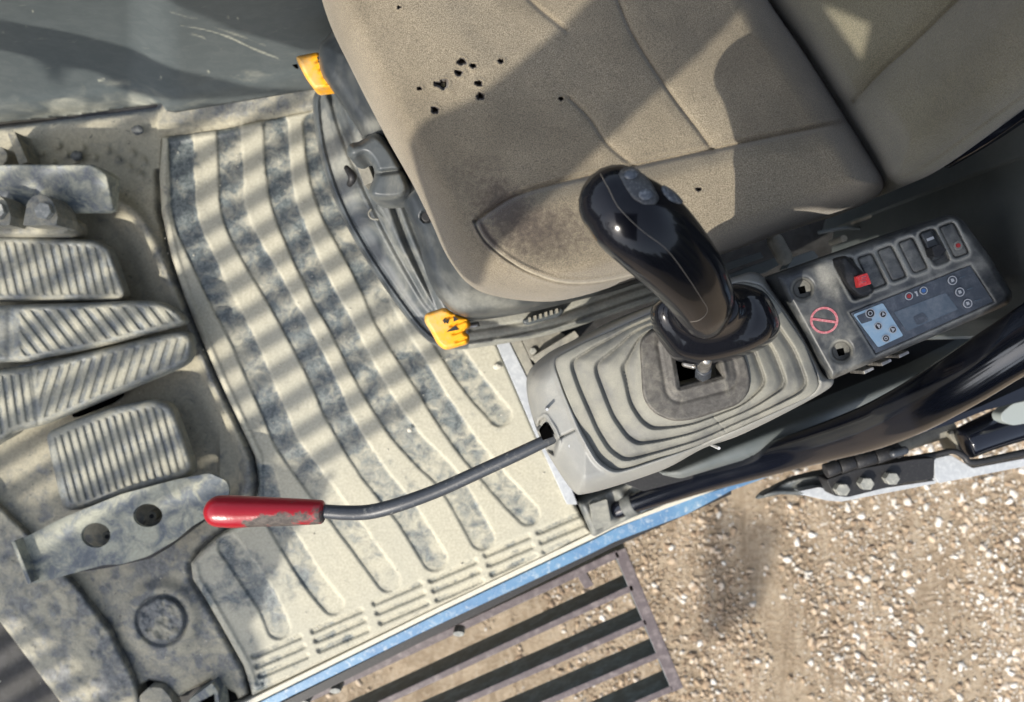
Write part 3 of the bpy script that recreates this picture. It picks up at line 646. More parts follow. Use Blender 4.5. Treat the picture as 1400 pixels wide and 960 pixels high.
# brand-free raised rectangle on the side rail
relief('rail_badge', rnd([(714, 437), (768, 420), (772, 425), (764, 433), (722, 444), (716, 443)], 3), lambda X, Y, SD: (0.192-rim(SD, 2, 0.003), {'dust': 0.2}), 1.5, M['plastic'], seat, skirt=0.17)
for k in range(6):
    x = 722+k*7.4; y = 437.5-k*2.35
    prism('badge_ridge', [(x, y-3), (x+3.6, y-4.2), (x+4.6, y+2), (x+1.0, y+3.2)], 0.1945, 0.19, M['rail'], seat, bev=0)
# seat pan shell
pan_out = cr([(446, 52), (436, 72), (440, 102), (458, 128), (492, 182), (528, 238), (556, 290), (572, 330), (582, 372), (600, 408), (625, 430), (655, 434), (720, 424), (800, 405), (880, 382), (940, 350), (950, 200), (700, 40), (500, 20)], 5, True)
def pan_z(X, Y, SD):
    z = 0.30-rim(SD, 16, 0.035)+0.05*sst(10, 60, SD)
    z = z - 0.010*(np.hypot(X-583, Y-296) < 8.5)
    d = 0.12+0.5*np.exp(-(((X-650)/60)**2+((Y-415)/14)**2))+0.6*np.exp(-(((X-512)/16)**2+((Y-172)/12)**2))+0.5*np.exp(-(((X-560)/14)**2+((Y-255)/10)**2))+0.35*(fbm(X, Y, 45, 9)-0.4)
    return z, {'dust': d}
relief('seat_pan', pan_out, pan_z, 2.0, M['pan'], seat, skirt=0.20)
prism('pan_plug', circ(583, 296, 7, 20), 0.315, 0.29, M['mblack'], seat)
# release lever block on the front
relief('latch_cover', cr([(474, 206), (478, 197), (492, 193), (515, 182), (538, 205), (560, 250), (556, 268), (540, 274), (512, 273), (504, 262), (512, 236), (500, 214), (486, 218), (476, 214)], 5, True),
       lambda X, Y, SD: (0.335-rim(SD, 10, 0.03)-0.008*np.exp(-(dseg(X, Y, [(512, 237), (555, 232)])[0]/3)**2), {'dust': 0.18+0.3*fbm(X, Y, 30, 3)}), 1.2, M['plastic'], seat, skirt=0.26)
prism('latch_plate', rnd([(486, 222), (500, 216), (512, 248), (498, 254)], 2), 0.235, 0.19, M['rail'], seat)
sweep('latch_knob', [(474, 230, 0.222, 4), (482, 242, 0.228, 6), (478, 252, 0.222, 4)], M['mblack'], seat, n=10)
sweep('wire_loop', [(508, 286, 0.205, 1.3), (504, 292, 0.205, 1.3), (508, 299, 0.205, 1.3), (518, 300, 0.205, 1.3)], M['rail'], seat, n=6, cap=(0, 0))
# yellow release handles
def yel(pts, z, cx, cy, ux, uy, zdrop):
    def f(X, Y, SD):
        u = (X-cx)*ux+(Y-cy)*uy; v = (X-cx)*-uy+(Y-cy)*ux
        z_ = z-rim(SD, 6, 0.010)-0.0028*sst(0.3, 0.9, np.cos(u*2*math.pi/11.5))*sst(-2, -10, v)*sst(1, 4, SD)
        return z_, {'dust': 0.75*sst(-14, 6, v)+0.3*fbm(X, Y, 20, 3)}
    return relief('release_handle', pts, f, 1.0, M['yellow'], seat, skirt=z-zdrop)
y1 = yel(rnd([(581, 429), (608, 420), (625, 431), (641, 436), (643, 446), (634, 454), (641, 458), (640, 470), (608, 479), (598, 471), (588, 452), (580, 440)], 5), 0.262, 610, 448, 0.34, 0.94, 0.03)
y2 = yel(rnd([(404, 77), (436, 71), (452, 100), (462, 119), (430, 123), (420, 110), (407, 86)], 5), 0.262, 432, 98, 0.45, 0.89, 0.03)
for pts in ([(605, 438), (608, 435), (610, 440), (608, 443)], [(611, 436), (614, 438), (612, 443), (610, 441)], [(610, 454), (622, 445), (627, 451)], [(620, 432), (627, 437), (620, 440)]):
    prism('arrow_mark', pts, 0.2632, 0.2605, M['mblack'], y1, bev=0)
for pts in ([(433, 78), (440, 77), (441, 80), (434, 81)], [(434, 83), (442, 82), (443, 85), (436, 86)]):
    prism('arrow_mark', pts, 0.2632, 0.2605, M['mblack'], y2, bev=0)
sweep('hinge_pin', [(640, 446, 0.23, 4), (652, 444, 0.23, 4)], M['chrome'], y1, n=10)

# cushion
cush = cr([(425, -60), (440, 0), (456, 45), (478, 90), (502, 138), (532, 195), (562, 248), (588, 300), (612, 352), (640, 386), (680, 402), (745, 409), (800, 401), (880, 376), (990, 345), (1100, 306), (1175, 282), (1203, 264), (1208, 245), (1190, 213), (1150, 150), (1100, 72), (1050, 0), (1000, -80), (940, -220), (380, -220)], 5, True)
seams = [(cr([(650, 303), (700, 270), (760, 251), (830, 235), (930, 213), (974, 204), (1060, 186), (1152, 168)]), 4.0, 0.007),
         (cr([(650, 303), (662, 326), (690, 352), (725, 372), (770, 386), (820, 385), (880, 372)]), 2.6, 0.0015),
         (cr([(820, -60), (845, 0), (868, 52), (915, 125), (955, 178), (974, 204)]), 3.0, 0.004),
         (cr([(700, -40), (725, 0), (775, 42)]), 3.5, 0.003), (cr([(780, 135), (805, 160), (832, 198), (866, 226)]), 3.0, 0.003)]
edge_seam = cr([(1040, 335), (1110, 306), (1175, 276), (1200, 255)])
tears = [(605, 115, 7.5), (632, 84, 5), (647, 90, 4), (628, 100, 4.5), (655, 114, 4.5), (657, 132, 5), (595, 150, 5), (685, 84, 3.5), (574, 121, 2.8), (767, 135, 3.2), (545, 10, 2.2), (955, 259, 3)]
# the side bolster lies beyond the first seam
bol = np.vstack([seams[0][0], [(1230, 160), (1230, 420), (650, 420)], cr([(880, 440), (800, 410), (720, 400), (672, 345), (650, 303)])])
def tear_r(X, Y, a, b):
    th = np.arctan2(Y-b, X-a); return np.hypot((X-a)*0.9, (Y-b)*1.15)*(1+0.10*np.sin(3*th+a)+0.08*np.sin(5*th+b))*(0.6+0.8*fbm(X, Y, 4, int(a), 3))
def cush_z(X, Y, SD):
    z = 0.455 - rim(SD, 46, 0.085) + 0.010*sst(10, 160, SD)
    inb = sdf(X, Y, bol); z = z + 0.012*sst(-20, 30, inb)*sst(-5, 40, SD)*(1-0.0)
    z = z + 0.012*np.exp(-(((X-560)/140)**2+((Y-80)/150)**2))
    for P, wd, dp in seams: 
        d = dseg(X, Y, P)[0]; z = z - dp*np.exp(-(d/wd)**2) - dp*0.5*np.exp(-(d/(wd*4))**2)
    d = dseg(X, Y, seams[1][0])[0]; z = z + 0.003*np.exp(-((d-4)/2.5)**2)
    d = dseg(X, Y, edge_seam)[0]; z = z - 0.003*np.exp(-(d/2.2)**2)
    z = z + 0.006*(fbm(X, Y, 90, 4, 3)-0.5)
    for a, b, r in tears:
        rr = tear_r(X, Y, a, b); z = z - 0.010*sst(r*1.15, r*0.55, rr) + 0.001*np.exp(-((rr-r*1.3)/2)**2)
    stain = 0.85*np.exp(-(((X-735)/95)**2+((Y-318)/55)**2)) + 0.45*np.exp(-(((X-650)/60)**2+((Y-235)/50)**2)) + 0.35*np.exp(-(((X-530)/45)**2+((Y-50)/60)**2))
    stain = stain + 1.0*np.exp(-(dseg(X, Y, cr([(655, 310), (672, 335)]))[0]/6)**2) + 0.5*np.exp(-(((X-690)/30)**2+((Y-280)/25)**2))
    pale = 1.1*np.exp(-(dseg(X, Y, seams[1][0])[0]/2.0)**2) + 0.35*np.exp(-(dseg(X, Y, edge_seam)[0]/2.5)**2) + 0.30*np.exp(-(((X-545)/80)**2+((Y-120)/110)**2)) + 0.5*np.exp(-(((X-1044)/9)**2+((Y-125)/8)**2)) + 0.35*np.exp(-(dseg(X, Y, seams[0][0])[0]/2)**2)*(X < 760)
    pale = pale + 0.25*sst(30, 6, SD)*(X > 1050)
    tr = np.zeros(X.shape)
    for a, b, r in tears: tr = np.maximum(tr, sst(r*1.25, r*0.7, tear_r(X, Y, a, b)))
    return z, {'stain': stain+2.2*tr, 'pale': pale}
cu = relief('cushion', cush, cush_z, 1.7, M['cloth'], seat, skirt=0.33)
for a, b, r in tears[:1]:
    prism('tear_foam', circ(a+1, b+1, r*0.4, 7, r*0.35), 0.4655, 0.45, M['foam'], cu, bev=0)
# backrest rising to the right
back = cr([(1020, -120), (1050, -8), (1102, 66), (1152, 144), (1192, 208), (1214, 244), (1232, 252), (1262, 244), (1300, 222), (1345, 190), (1410, 142), (1500, 75), (1600, 0), (1600, -300), (1020, -300)], 5, True)
bseam = cr([(1168, 138), (1205, 98), (1250, 58), (1312, -2), (1400, -90)])
bed = cr([(1222, 244), (1262, 226), (1320, 186), (1400, 128), (1500, 60)])
def back_z(X, Y, SD):
    u = (X-1050)*0.86+(Y-0)*-0.35       # distance up the backrest
    z = 0.40+0.00085*np.clip(u, 0, 900) + 0.012*sst(0, 60, SD) - rim(SD, 30, 0.05)
    d, _, _, t = dseg(X, Y, bseam); z = z - 0.006*np.exp(-(d/3.0)**2)-0.008*np.exp(-(d/16)**2)
    side = sdf(X, Y, np.vstack([bseam, [(1700, -300), (1700, 400), (1200, 400)]])); z = z + 0.022*sst(-10, 70, side)*sst(0, 60, SD)
    d2 = dseg(X, Y, bed)[0]; z = z - 0.004*np.exp(-(d2/2.2)**2)
    z = z + 0.006*(fbm(X, Y, 80, 6, 3)-0.5)
    return z, {'stain': 0.15*np.ones(X.shape), 'pale': 0.25*np.exp(-(d2/2)**2)*(fbm(X, Y, 6, 3) > 0.5)}
bk_ = relief('backrest', back, back_z, 2.2, M['cloth2'], seat, skirt=lambda v: v[:, 2]-0.07)
sweep('backrest_frame', [(1296, 222, 0.42, 9), (1340, 192, 0.46, 13), (1400, 150, 0.50, 15), (1500, 75, 0.56, 16)], M['pipe'], seat, ratio=0.7, n=16)

# things under and behind the seat
us = thing('seat_rail', 'dusty steel seat slide rails in the dark gap beside the cushion', 'seat rail')
prism('slide', [(900, 410), (1060, 352), (1066, 362), (1048, 372), (906, 422)], 0.20, 0.17, M['rear'], us)
prism('slide', [(985, 362), (1040, 344), (1044, 352), (990, 372)], 0.24, 0.20, M['rear'], us)
sweep('spacer_tube', [(1060, 330, 0.22, 11), (1072, 352, 0.22, 11)], M['rail'], us, n=14)
prism('cross_plate', rnd([(1085, 352), (1112, 342), (1120, 352), (1075, 368)], 3), 0.15, 0.12, M['rear'], us)
prism('bolt', circ(1154, 326, 5, 8), 0.12, 0.08, M['rail'], us)
prism('seat_bracket', rnd([(1186, 285), (1205, 278), (1215, 300), (1196, 308)], 3), 0.14, 0.08, M['rail'], us)
sweep('cable', [(1120, 318, 0.10, 2.5), (1160, 312, 0.11, 2.5), (1200, 314, 0.10, 2.5), (1230, 300, 0.10, 2.5)], M['rear'], us, n=8)

rt = thing('rear_side_trim', 'dark grey moulded trim panel behind the switch panel', 'trim panel')
def rtz(X, Y, SD):
    l = dseg(X, Y, [(1240, 330), (1420, 235)])[0]
    up = ((Y-330)+(X-1240)*0.53 < 0)
    return 0.10+0.0014*(X-1240)-rim(SD, 12, 0.02)-0.006*np.exp(-(l/3)**2)+0.02*sst(0, 30, l)*up
relief('trim_shell', cr([(1236, 270), (1300, 225), (1420, 150), (1600, 60), (1600, 420), (1400, 440), (1350, 345), (1310, 292), (1268, 300), (1244, 300)], 4, True), rtz, 3, M['rear'], rt, skirt=0.02)

# ------------------------------------------------------------------ control console
con = thing('control_console', 'pale grey left control console with a stepped rubber bellows', 'console')
hous = cr([(723, 526), (733, 504), (762, 481), (806, 460), (859, 433), (912, 411), (1000, 380), (1028, 372), (1045, 379), (1056, 394), (1094, 446), (1125, 502), (1140, 521), (1118, 541), (1019, 592), (962, 613), (912, 640), (850, 662), (802, 675), (784, 672), (757, 634), (737, 597), (726, 560)], 5, True)
bootP = rnd([(763, 488), (800, 468), (900, 425), (1010, 386), (1038, 389), (1060, 412), (1100, 470), (1121, 525), (1112, 540), (960, 607), (862, 640), (840, 645), (818, 630), (795, 590), (772, 535), (760, 500)], 10)
colP = rnd([(874, 470), (884, 455), (925, 440), (1004, 455), (1024, 500), (1028, 530), (1012, 553), (948, 574), (920, 577), (893, 566), (878, 545)], 14)
openP = [(920, 470), (930, 529), (987, 514), (975, 462)]
crack = [(730, 618), (757, 603), (786, 588)]
notch = [(733, 592), (738, 575), (745, 571), (756, 588), (762, 603), (757, 622), (748, 616), (742, 600)]
def pod_z(X, Y, SD):
    inb = sdf(X, Y, bootP)
    z = 0.475 - rim(SD, 26, 0.06) - 0.00045*np.clip(800-X, 0, 80)
    z = z - 0.020*sst(-2, 6, inb)
    z = z + 0.004*np.exp(-((inb+4)/3)**2)
    z = z - 0.006*np.exp(-(dseg(X, Y, crack)[0]/1.2)**2)
    nt = sdf(X, Y, notch); z = z - 0.02*sst(-1.5, 2, nt) + 0.003*np.exp(-((nt+4)/2)**2)
    return z
relief('housing', [hous, np.array(rnd([(905, 470), (940, 450), (985, 460), (990, 515), (930, 540)], 4))], pod_z, 1.5, M['pod'], con, skirt=lambda v: np.minimum(v[:, 2]-0.10, 0.30) if False else np.full(len(v), 0.26))
prism('lever_slot', rnd([(738, 592), (747, 580), (757, 597), (742, 602)], 1), 0.4135 if False else 0.447, 0.42, M['void'], con, bev=0)
bc = np.array([955.0, 512.0])
def rad(P):
    q = np.vstack([P, P[:1]]); D_ = []
    for i in range(len(P)):
        for t in np.linspace(0, 1, 8, endpoint=False): D_.append(q[i]*(1-t)+q[i+1]*t)
    D_ = np.array(D_)-bc; a_ = np.arctan2(D_[:, 1], D_[:, 0]); r_ = np.hypot(D_[:, 0], D_[:, 1]); o_ = np.argsort(a_); return a_[o_], r_[o_]
ra1, rr1 = rad(bootP); ra2, rr2 = rad(colP)
def boot_z(X, Y, SD):
    th = np.arctan2(Y-bc[1], X-bc[0]); r = np.hypot(X-bc[0], Y-bc[1])
    Ro = np.interp(th, ra1, rr1, period=2*math.pi); Rc = np.interp(th, ra2, rr2, period=2*math.pi)*0.93
    s = np.clip((Ro-r)/(Ro-Rc), 0, 1)
    ph = s*3.55+0.32+0.30*(fbm(X, Y, 60, 88, 2)-0.5)*sst(0, .3, s); k = np.floor(ph); f = ph-k
    fold = sst(0.0, 0.45, f) - sst(0.86, 1.0, f)
    wdt = np.clip((Ro-Rc)/90, 0.35, 1.0)
    z = 0.4655 + 0.0125*s + 0.0036*fold*wdt + 0.002*sst(0.25, 0.8, f)
    dust = 0.46+0.22*sst(0.20, 0.50, f)*(1-sst(0.88, 1.0, f)) + 0.35*(fbm(X, Y, 40, 3)-0.45)
    z = z - 0.001*np.exp(-(dseg(X, Y, [(975, 570), (1000, 600)])[0]/1.0)**2)
    return z, {'dust': dust}
relief('bellows', [bootP, np.array(openP, float)], boot_z, 1.2, M['boot'], con, skirt=0.43)
def col_z(X, Y, SD):
    o_ = -sdf(X, Y, openP); z = 0.487-rim(dseg(X, Y, colP, True)[0], 4, 0.006)
    z = z + 0.003*np.exp(-((o_-6)/4)**2) - 0.0015*np.exp(-((o_-20)/3)**2)
    return z
relief('collar', [colP, np.array(openP, float)], col_z, 1.3, M['collar'], con, skirt=0.47)
prism('collar_well', [(900, 450), (1000, 450), (1005, 545), (905, 545)], 0.40, 0.38, M['void'], con, bev=0)
for x, y in ((779, 590+20), (793, 640), (748, 560), (905+78, 613)): prism('nick', circ(x, y, 2.2, 6), 0.4655 if x < 800 else 0.44, 0.40, M['pl'], con, bev=0)
# dark inner console side below the switch panel and beside the pillar
ss = thing('console_underside', 'dark console side wall beneath the switch panel', 'console side')
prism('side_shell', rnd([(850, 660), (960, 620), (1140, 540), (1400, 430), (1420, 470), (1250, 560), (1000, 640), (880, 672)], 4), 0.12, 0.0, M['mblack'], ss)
relief('inner_flange', rnd([(900, 648), (1000, 606), (1120, 560), (1270, 500), (1400, 436), (1410, 470), (1280, 540), (1150, 590), (1000, 634), (930, 655)], 8), lambda X, Y, SD: (0.20-rim(SD, 12, 0.02), {'dust': 0.35}), 3, M['rear'], ss, skirt=0.12)

# ------------------------------------------------------------------ joystick
js = thing('joystick', 'glossy black joystick grip with flared base on the console', 'joystick')
grip_st = [(842, 277, 0.668, 52), (862, 296, 0.668, 58), (886, 316, 0.66, 59), (912, 342, 0.645, 56), (938, 372, 0.625, 51), (953, 396, 0.605, 47), (962, 414, 0.588, 43.5), (965, 425, 0.572, 40), (967, 431, 0.552, 33)]
grip = sweep('grip', grip_st, M['black'], js, ratio=0.86, n=56, sub=8, cap=(0.97, 0), power=2.1)
# flared skirt built from rings
neck = circ(967, 423, 45, 56, 29); 
fl = cr([(889, 430), (893, 417), (912, 405), (940, 398), (975, 392), (1006, 388), (1028, 391), (1048, 402), (1062, 426), (1067, 447), (1056, 467), (1024, 485), (980, 498), (950, 500), (921, 491), (904, 469), (893, 450)], 6, True)
c0 = np.array([972, 434]); ang = lambda P: np.arctan2(P[:, 1]-c0[1], P[:, 0]-c0[0])
def polar(P, n=64):
    a = ang(P); r = np.hypot(P[:, 0]-c0[0], P[:, 1]-c0[1]); o_ = np.argsort(a); a = a[o_]; r = r[o_]
    A = np.linspace(-math.pi, math.pi, n, endpoint=False); return A, np.interp(A, a, r, period=2*math.pi)
A, rf = polar(fl); _, rn = polar(neck)
V = []; Fc = []
prof = [(-1.0, 0.578), (-0.5, 0.578), (-0.15, 0.578), (-0.05, 0.576), (0.05, 0.571), (0.16, 0.564), (0.30, 0.559), (0.48, 0.556), (0.66, 0.554), (0.80, 0.550), (0.90, 0.543), (0.97, 0.533), (1.0, 0.522), (0.985, 0.512), (0.93, 0.506), (0.8, 0.508), (0.5, 0.516), (0.2, 0.523)]
for t, z in prof:
    # wavy rim: the lower edge of the skirt dips at the front and lifts at the side
    for k in range(64):
        zz = z - 0.010*max(0, t)*math.cos(A[k]-math.radians(75)) + 0.004*max(0, t)*math.cos(2*(A[k]-0.4))
        zr = 0.555
        r = max(1.0, rn[k]+(rf[k]-rn[k])*t) if t > -0.9 else 0.6
        s = (H-zz)/F if t > 0 else (H-0.573)/F; V.append(((c0[0]+r*math.cos(A[k])-700)*s, (480-(c0[1]+r*math.sin(A[k])))*s, zz))
for i in range(len(prof)-1):
    for k in range(64): a, b = i*64+k, i*64+(k+1) % 64; Fc.append((a, a+64, b+64, b))
mesh('skirt', V, [tuple(reversed(f)) for f in Fc], M['black'], js)
bpy.context.view_layer.update()
def bvh(o):
    me = o.data; return BVHTree.FromPolygons([v.co[:] for v in me.vertices], [p.vertices[:] for p in me.polygons])
gb = bvh(grip); cpos = Vector((0, 0, H))
def on(px, py, tree, off=0.0):
    d = (Vector(W(px, py, 0))-cpos).normalized(); h = tree.ray_cast(cpos, d)
    if h[0] is None: return None, None
    n_ = h[1] if h[1].dot(d) < 0 else -h[1]
    return h[0]+n_*off, n_
def onc(q, c):
    for k in range(12):
        p = q+(c-q)*k/14; h, n_ = on(p[0], p[1], gb)
        if h is not None: return h, n_
    raise ValueError('missed the grip')
def tube3(name, pts, r, mat, parent, n=6):
    V = []; Fc = []; m_ = len(pts)
    for i, p in enumerate(pts):
        t = (pts[min(i+1, m_-1)]-pts[max(i-1, 0)]).normalized(); s = t.cross(Vector((0, 0, 1))).normalized(); u = s.cross(t)
        for k in range(n): a = 2*math.pi*k/n; V.append(p+s*math.cos(a)*r+u*math.sin(a)*r)
    for i in range(m_-1):
        for k in range(n): Fc.append((i*n+k, i*n+(k+1) % n, (i+1)*n+(k+1) % n, (i+1)*n+k))
    return mesh(name, V, Fc, mat, parent)
sp = [on(x, y, gb, 0.0001)[0] for x, y in cr([(821, 238), (833, 260), (846, 284), (876, 314), (912, 342), (942, 382), (960, 410), (967, 422), (964, 431), (955, 438), (944, 440)], 6)]
tube3('grip_seam', [p for p in sp if p], 0.00028, M['seam'], js)
def patch(name, P, off, thick, mat, parent, dome=0.0):
    """a thin pad laid on the grip, its outline traced at pixel positions"""
    P = np.asarray(P, float); c = P.mean(0); V = []; rings = 5; m_ = len(P)
    for k in range(rings):
        t = 1-k/(rings-0.0)
        for p in P:
            q = c+(p-c)*t; h, nrm = onc(q, c)
            V.append(h+nrm*(off+dome*(1-t*t)))
    h, nrm = on(c[0], c[1], gb); V.append(h+nrm*(off+dome)); Fc = []
    for k in range(rings-1):
        for i in range(m_): Fc.append((k*m_+i, k*m_+(i+1) % m_, (k+1)*m_+(i+1) % m_, (k+1)*m_+i))
    for i in range(m_): Fc.append(((rings-1)*m_+i, (rings-1)*m_+(i+1) % m_, rings*m_))
    n0 = len(V)
    for i in range(m_):
        h, nrm = onc(P[i], c); V.append(h-nrm*thick)
    for i in range(m_): Fc.append((i, n0+i, n0+(i+1) % m_, (i+1) % m_))
    o = mesh(name, V, Fc, mat, parent)
    bm = bmesh.new(); bm.from_mesh(o.data); bmesh.ops.recalc_face_normals(bm, faces=bm.faces); bm.to_mesh(o.data); bm.free(); return o
m = N('button_grey'); M['btn'] = m.out(m.mix(m.ramp(m.noise(300), 0.45, 0.7), (0.075, 0.085, 0.10), (0.20, 0.21, 0.215)), 0.25)
m = N('button_plate'); M['bplate'] = m.out(m.mix(m.ramp(m.noise(500), 0.45, 0.7), (0.045, 0.047, 0.05), (0.12, 0.12, 0.115)), 0.45)
bp_ = patch('button_plate', rnd([(845, 238), (852, 230), (868, 229), (880, 236), (892, 254), (901, 272), (896, 280), (880, 280), (866, 272), (856, 258)], 4), 0.0006, 0.001, M['bplate'], js)
patch('button', circ(862, 240, 9, 16, 6.5, 0.4), 0.0016, 0.0, M['btn'], js, 0.0008)
patch('button', circ(882, 267, 9.5, 16, 7.5, 0.3), 0.0016, 0.0, M['btn'], js, 0.0010)
patch('side_button', rnd([(903, 255), (912, 253), (925, 262), (934, 276), (930, 280), (918, 276), (908, 267)], 4), 0.0010, 0.0, M['btn'], js, 0.0008)
sweep('stem', [(961, 522, 0.47, 9), (962, 505, 0.50, 9), (965, 492, 0.53, 9)], M['chrome'], js, n=16)
sweep('stem_nut', [(961, 511, 0.492, 12), (962, 503, 0.505, 12)], M['rod'], js, n=6, cap=(0.2, 0.2))
sweep('boot_clip', [(936, 498, 0.50, 4), (948, 501, 0.505, 4)], M['chrome'], js, n=8)

# ------------------------------------------------------------------ red handled lever
lv = thing('safety_lever', 'bent steel lever with a worn red rubber grip reaching over the mat', 'lever')
sweep('rod', [(440, 699, 0.40, 9.5), (470, 701, 0.40, 10), (505, 700, 0.40, 10.2), (545, 690, 0.405, 10), (600, 670, 0.41, 9.6), (660, 643, 0.418, 9.3), (710, 620, 0.425, 9), (750, 601, 0.43, 8.5), (775, 590, 0.43, 8.5)], M['rod'], lv, n=20)
hd = sweep('grip', [(301, 699, 0.40, 21.5), (320, 699.5, 0.40, 22), (350, 699.5, 0.40, 20.5), (400, 700, 0.40, 18.5), (436, 700, 0.40, 16.5), (441, 700, 0.40, 15)], M['red'], lv, n=28, sub=10, cap=(1, 0.25))
me = hd.data; at = me.attributes.new('wear', 'FLOAT', 'POINT')
vals = []
for v in me.vertices:
    s = (H-v.co.z)/F; px = v.co.x/s+700; py = 480-v.co.y/s
    vals.append(float(1.0*sst(-6, 14, py-699+(px-380)*0.10)*sst(312, 345, px)))
at.data.foreach_set('value', vals)

# ------------------------------------------------------------------ switch panel
sw = thing('switch_panel', 'dark dusty switch panel with display and rocker switches beside the seat', 'switch panel')
PZ = 0.475
top = rnd([(1058, 377), (1296, 293), (1314, 298), (1352, 348), (1385, 402), (1380, 416), (1362, 424), (1145, 516), (1136, 520)], 7)
R = np.array([0.94, -0.34]); D = np.array([0.45, 0.89])
def slot(cx, cy, a, b, r=4):
    c = np.array([cx, cy]); return rnd([c-R*a-D*b, c+R*a-D*b, c+R*a+D*b, c-R*a+D*b], r)
slc = [(1192, 371), (1219, 360.5), (1248, 349.5), (1277.5, 338), (1304, 328.5)]
slots_p = [slot(x, y, 11.5, 25, 6) for x, y in slc]; rockP = slot(1165, 381, 12, 29, 5)
discs = [(1097, 395), (1150, 480)]
dispP = [(1162, 427), (1327, 362), (1360, 413), (1197, 485)]
def pan2(X, Y, SD):
    z = PZ-rim(SD, 10, 0.014)
    dust = 0.14+0.6*(fbm(X, Y, 34, 5)-0.4)
    for s_ in slots_p+[rockP]:
        q = sdf(X, Y, s_); z = z - 0.0035*sst(-1, 1.5, q)+0.0008*np.exp(-((q+3)/1.5)**2); dust = dust + 0.75*np.exp(-((q+2.5)/2.6)**2) - 0.1*(q > 2)
    for a, b in discs:
        r = np.hypot(X-a, Y-b); z = z - 0.004*sst(16, 13, r); dust = dust+0.5*np.exp(-((r-14.5)/1.8)**2)
    q = sdf(X, Y, dispP); z = z-0.0018*sst(-1, 1, q); dust = dust + 0.35*np.exp(-((q+2)/2)**2)
    dust = dust + 0.55*np.exp(-(((X-1135)/22)**2+((Y-372)/28)**2)) + 0.3*np.exp(-(((X-1300)/60)**2+((Y-365)/12)**2))  # first blob puts the sunlit strip on the panel into the dust
    return z, {'dust': dust}
relief('panel_shell', [top]+[circ(a, b, 10.5, 24, 11) for a, b in discs], pan2, 1.2, M['panel'], sw, skirt=0.36)
for a, b in discs:
    prism('screw_well', circ(a, b, 15, 24), PZ-0.013, PZ-0.03, M['panel'], sw)
    prism('screw_socket', [(a-6, b-2), (a+3, b-4), (a+5, b+5), (a-3, b+7)], PZ-0.0125, PZ-0.02, M['void'], sw, bev=0)
for i, (s_, (x, y)) in enumerate(zip(slots_p, slc)):
    if i == 3: continue
    o = relief('blanking_plate', slot(x, y, 10.2, 23.6, 5), lambda X, Y, SD: (PZ-0.0012-rim(SD, 2.0, 0.0016), {'dust': 0.25+0.5*(fbm(X, Y, 14, 7)-0.3)}), 1.6, M['panel'], sw, skirt=PZ-0.006)
    if i == 4:
        prism('indicator_ring', circ(1310.5, 335.5, 6.5, 18), PZ+0.0006, PZ-0.003, M['panel'], o)
        prism('indicator_lamp', circ(1310.5, 335.5, 3.0, 12), PZ+0.0016, PZ, M['rdot'], o, bev=0)
# rocker switch with a light bar in the fourth slot
rk = relief('rocker_switch', slot(1275, 335, 9, 21, 4), lambda X, Y, SD: (PZ+0.003+0.004*sst(330, 352, Y)-rim(SD, 3, 0.004), {'dust': 0.05}), 1.2, M['panel'], sw, skirt=PZ-0.006)
prism('light_bar', [(1267, 326.5), (1276, 323), (1277.5, 326.5), (1268.5, 330)], PZ+0.0036, PZ+0.001, M['pl'], rk, bev=0)
prism('rocker_cap', rnd([(1274, 338), (1286, 333), (1295, 342), (1283, 352), (1277, 350)], 3), PZ+0.012, PZ, M['mblack'], rk)
# red guarded switch
sg = relief('guarded_switch', rnd([(1136, 353), (1157, 349), (1180, 372), (1196, 394), (1194, 401), (1175, 407), (1160, 395), (1140, 366)], 5),
            lambda X, Y, SD: PZ+0.012+0.006*np.exp(-(((X-1168)/16)**2+((Y-374)/16)**2))-rim(SD, 5, 0.010)-0.008*sst(1158, 1138, X), 1.2, M['mblack'], sw, skirt=PZ-0.004)
prism('red_button', rnd([(1170, 378), (1186, 373), (1192, 388), (1176, 393)], 1.5), PZ+0.0215, PZ+0.008, M['lens'], sg)
for q in range(3): prism('button_print', [(1178, 379+q*3.4), (1184, 377+q*3.4), (1184.4, 378+q*3.4), (1178.4, 380+q*3.4)], PZ+0.0218, PZ+0.021, M['pink'], sg, bev=0)
# prohibition sign (ring and bar)
sg2 = prism('no_entry_ring', circ(1127, 438, 19.2, 40, 18.4), PZ+0.0006, PZ-0.001, M['pink'], sw, holes=[circ(1127, 438, 16.2, 40, 15.4)[::-1]])
prism('no_entry_bar', [(1111, 434.5), (1143.5, 439), (1143, 442.2), (1110.5, 437.7)], PZ+0.0009, PZ-0.001, M['pink'], sw, bev=0)
# display unit
dp = prism('display_unit', rnd([(1163.5, 428), (1326, 363.5), (1358, 412.5), (1198, 483)], 1.5), PZ-0.0004, PZ-0.004, M['film'], sw, bev=0.0003)
kp = prism('keypad', rnd([(1167, 430), (1207, 414.5), (1235, 459), (1201, 475)], 2.5), PZ+0.0004, PZ-0.001, M['keypad'], dp, bev=0)
prism('keypad_patch', rnd([(1171, 432), (1186, 426), (1193, 438), (1178, 443)], 1.5), PZ+0.0007, PZ, M['film'], kp, bev=0)
prism('lcd_window', rnd([(1222, 427), (1293, 400), (1310, 423), (1240, 453)], 1.5), PZ+0.0001, PZ-0.001, M['lcd'], dp, bev=0)
prism('lcd_stain', rnd([(1248, 433), (1263, 427), (1270, 438), (1254, 445)], 4), PZ+0.0004, PZ-0.001, M['film'], dp, bev=0)
def keyb(x, y, r, par, ring=True, dark='mblack'):
    b_ = prism('key', circ(x, y, r, 18), PZ+0.0012, PZ, M[dark], par, bev=0)
    if ring: prism('key_ring', circ(x, y, r, 20), PZ+0.0014, PZ+0.0005, M['pl'], b_, holes=[circ(x, y, r-1.1, 20)[::-1]])
    return b_
z_ = PZ+0.0017
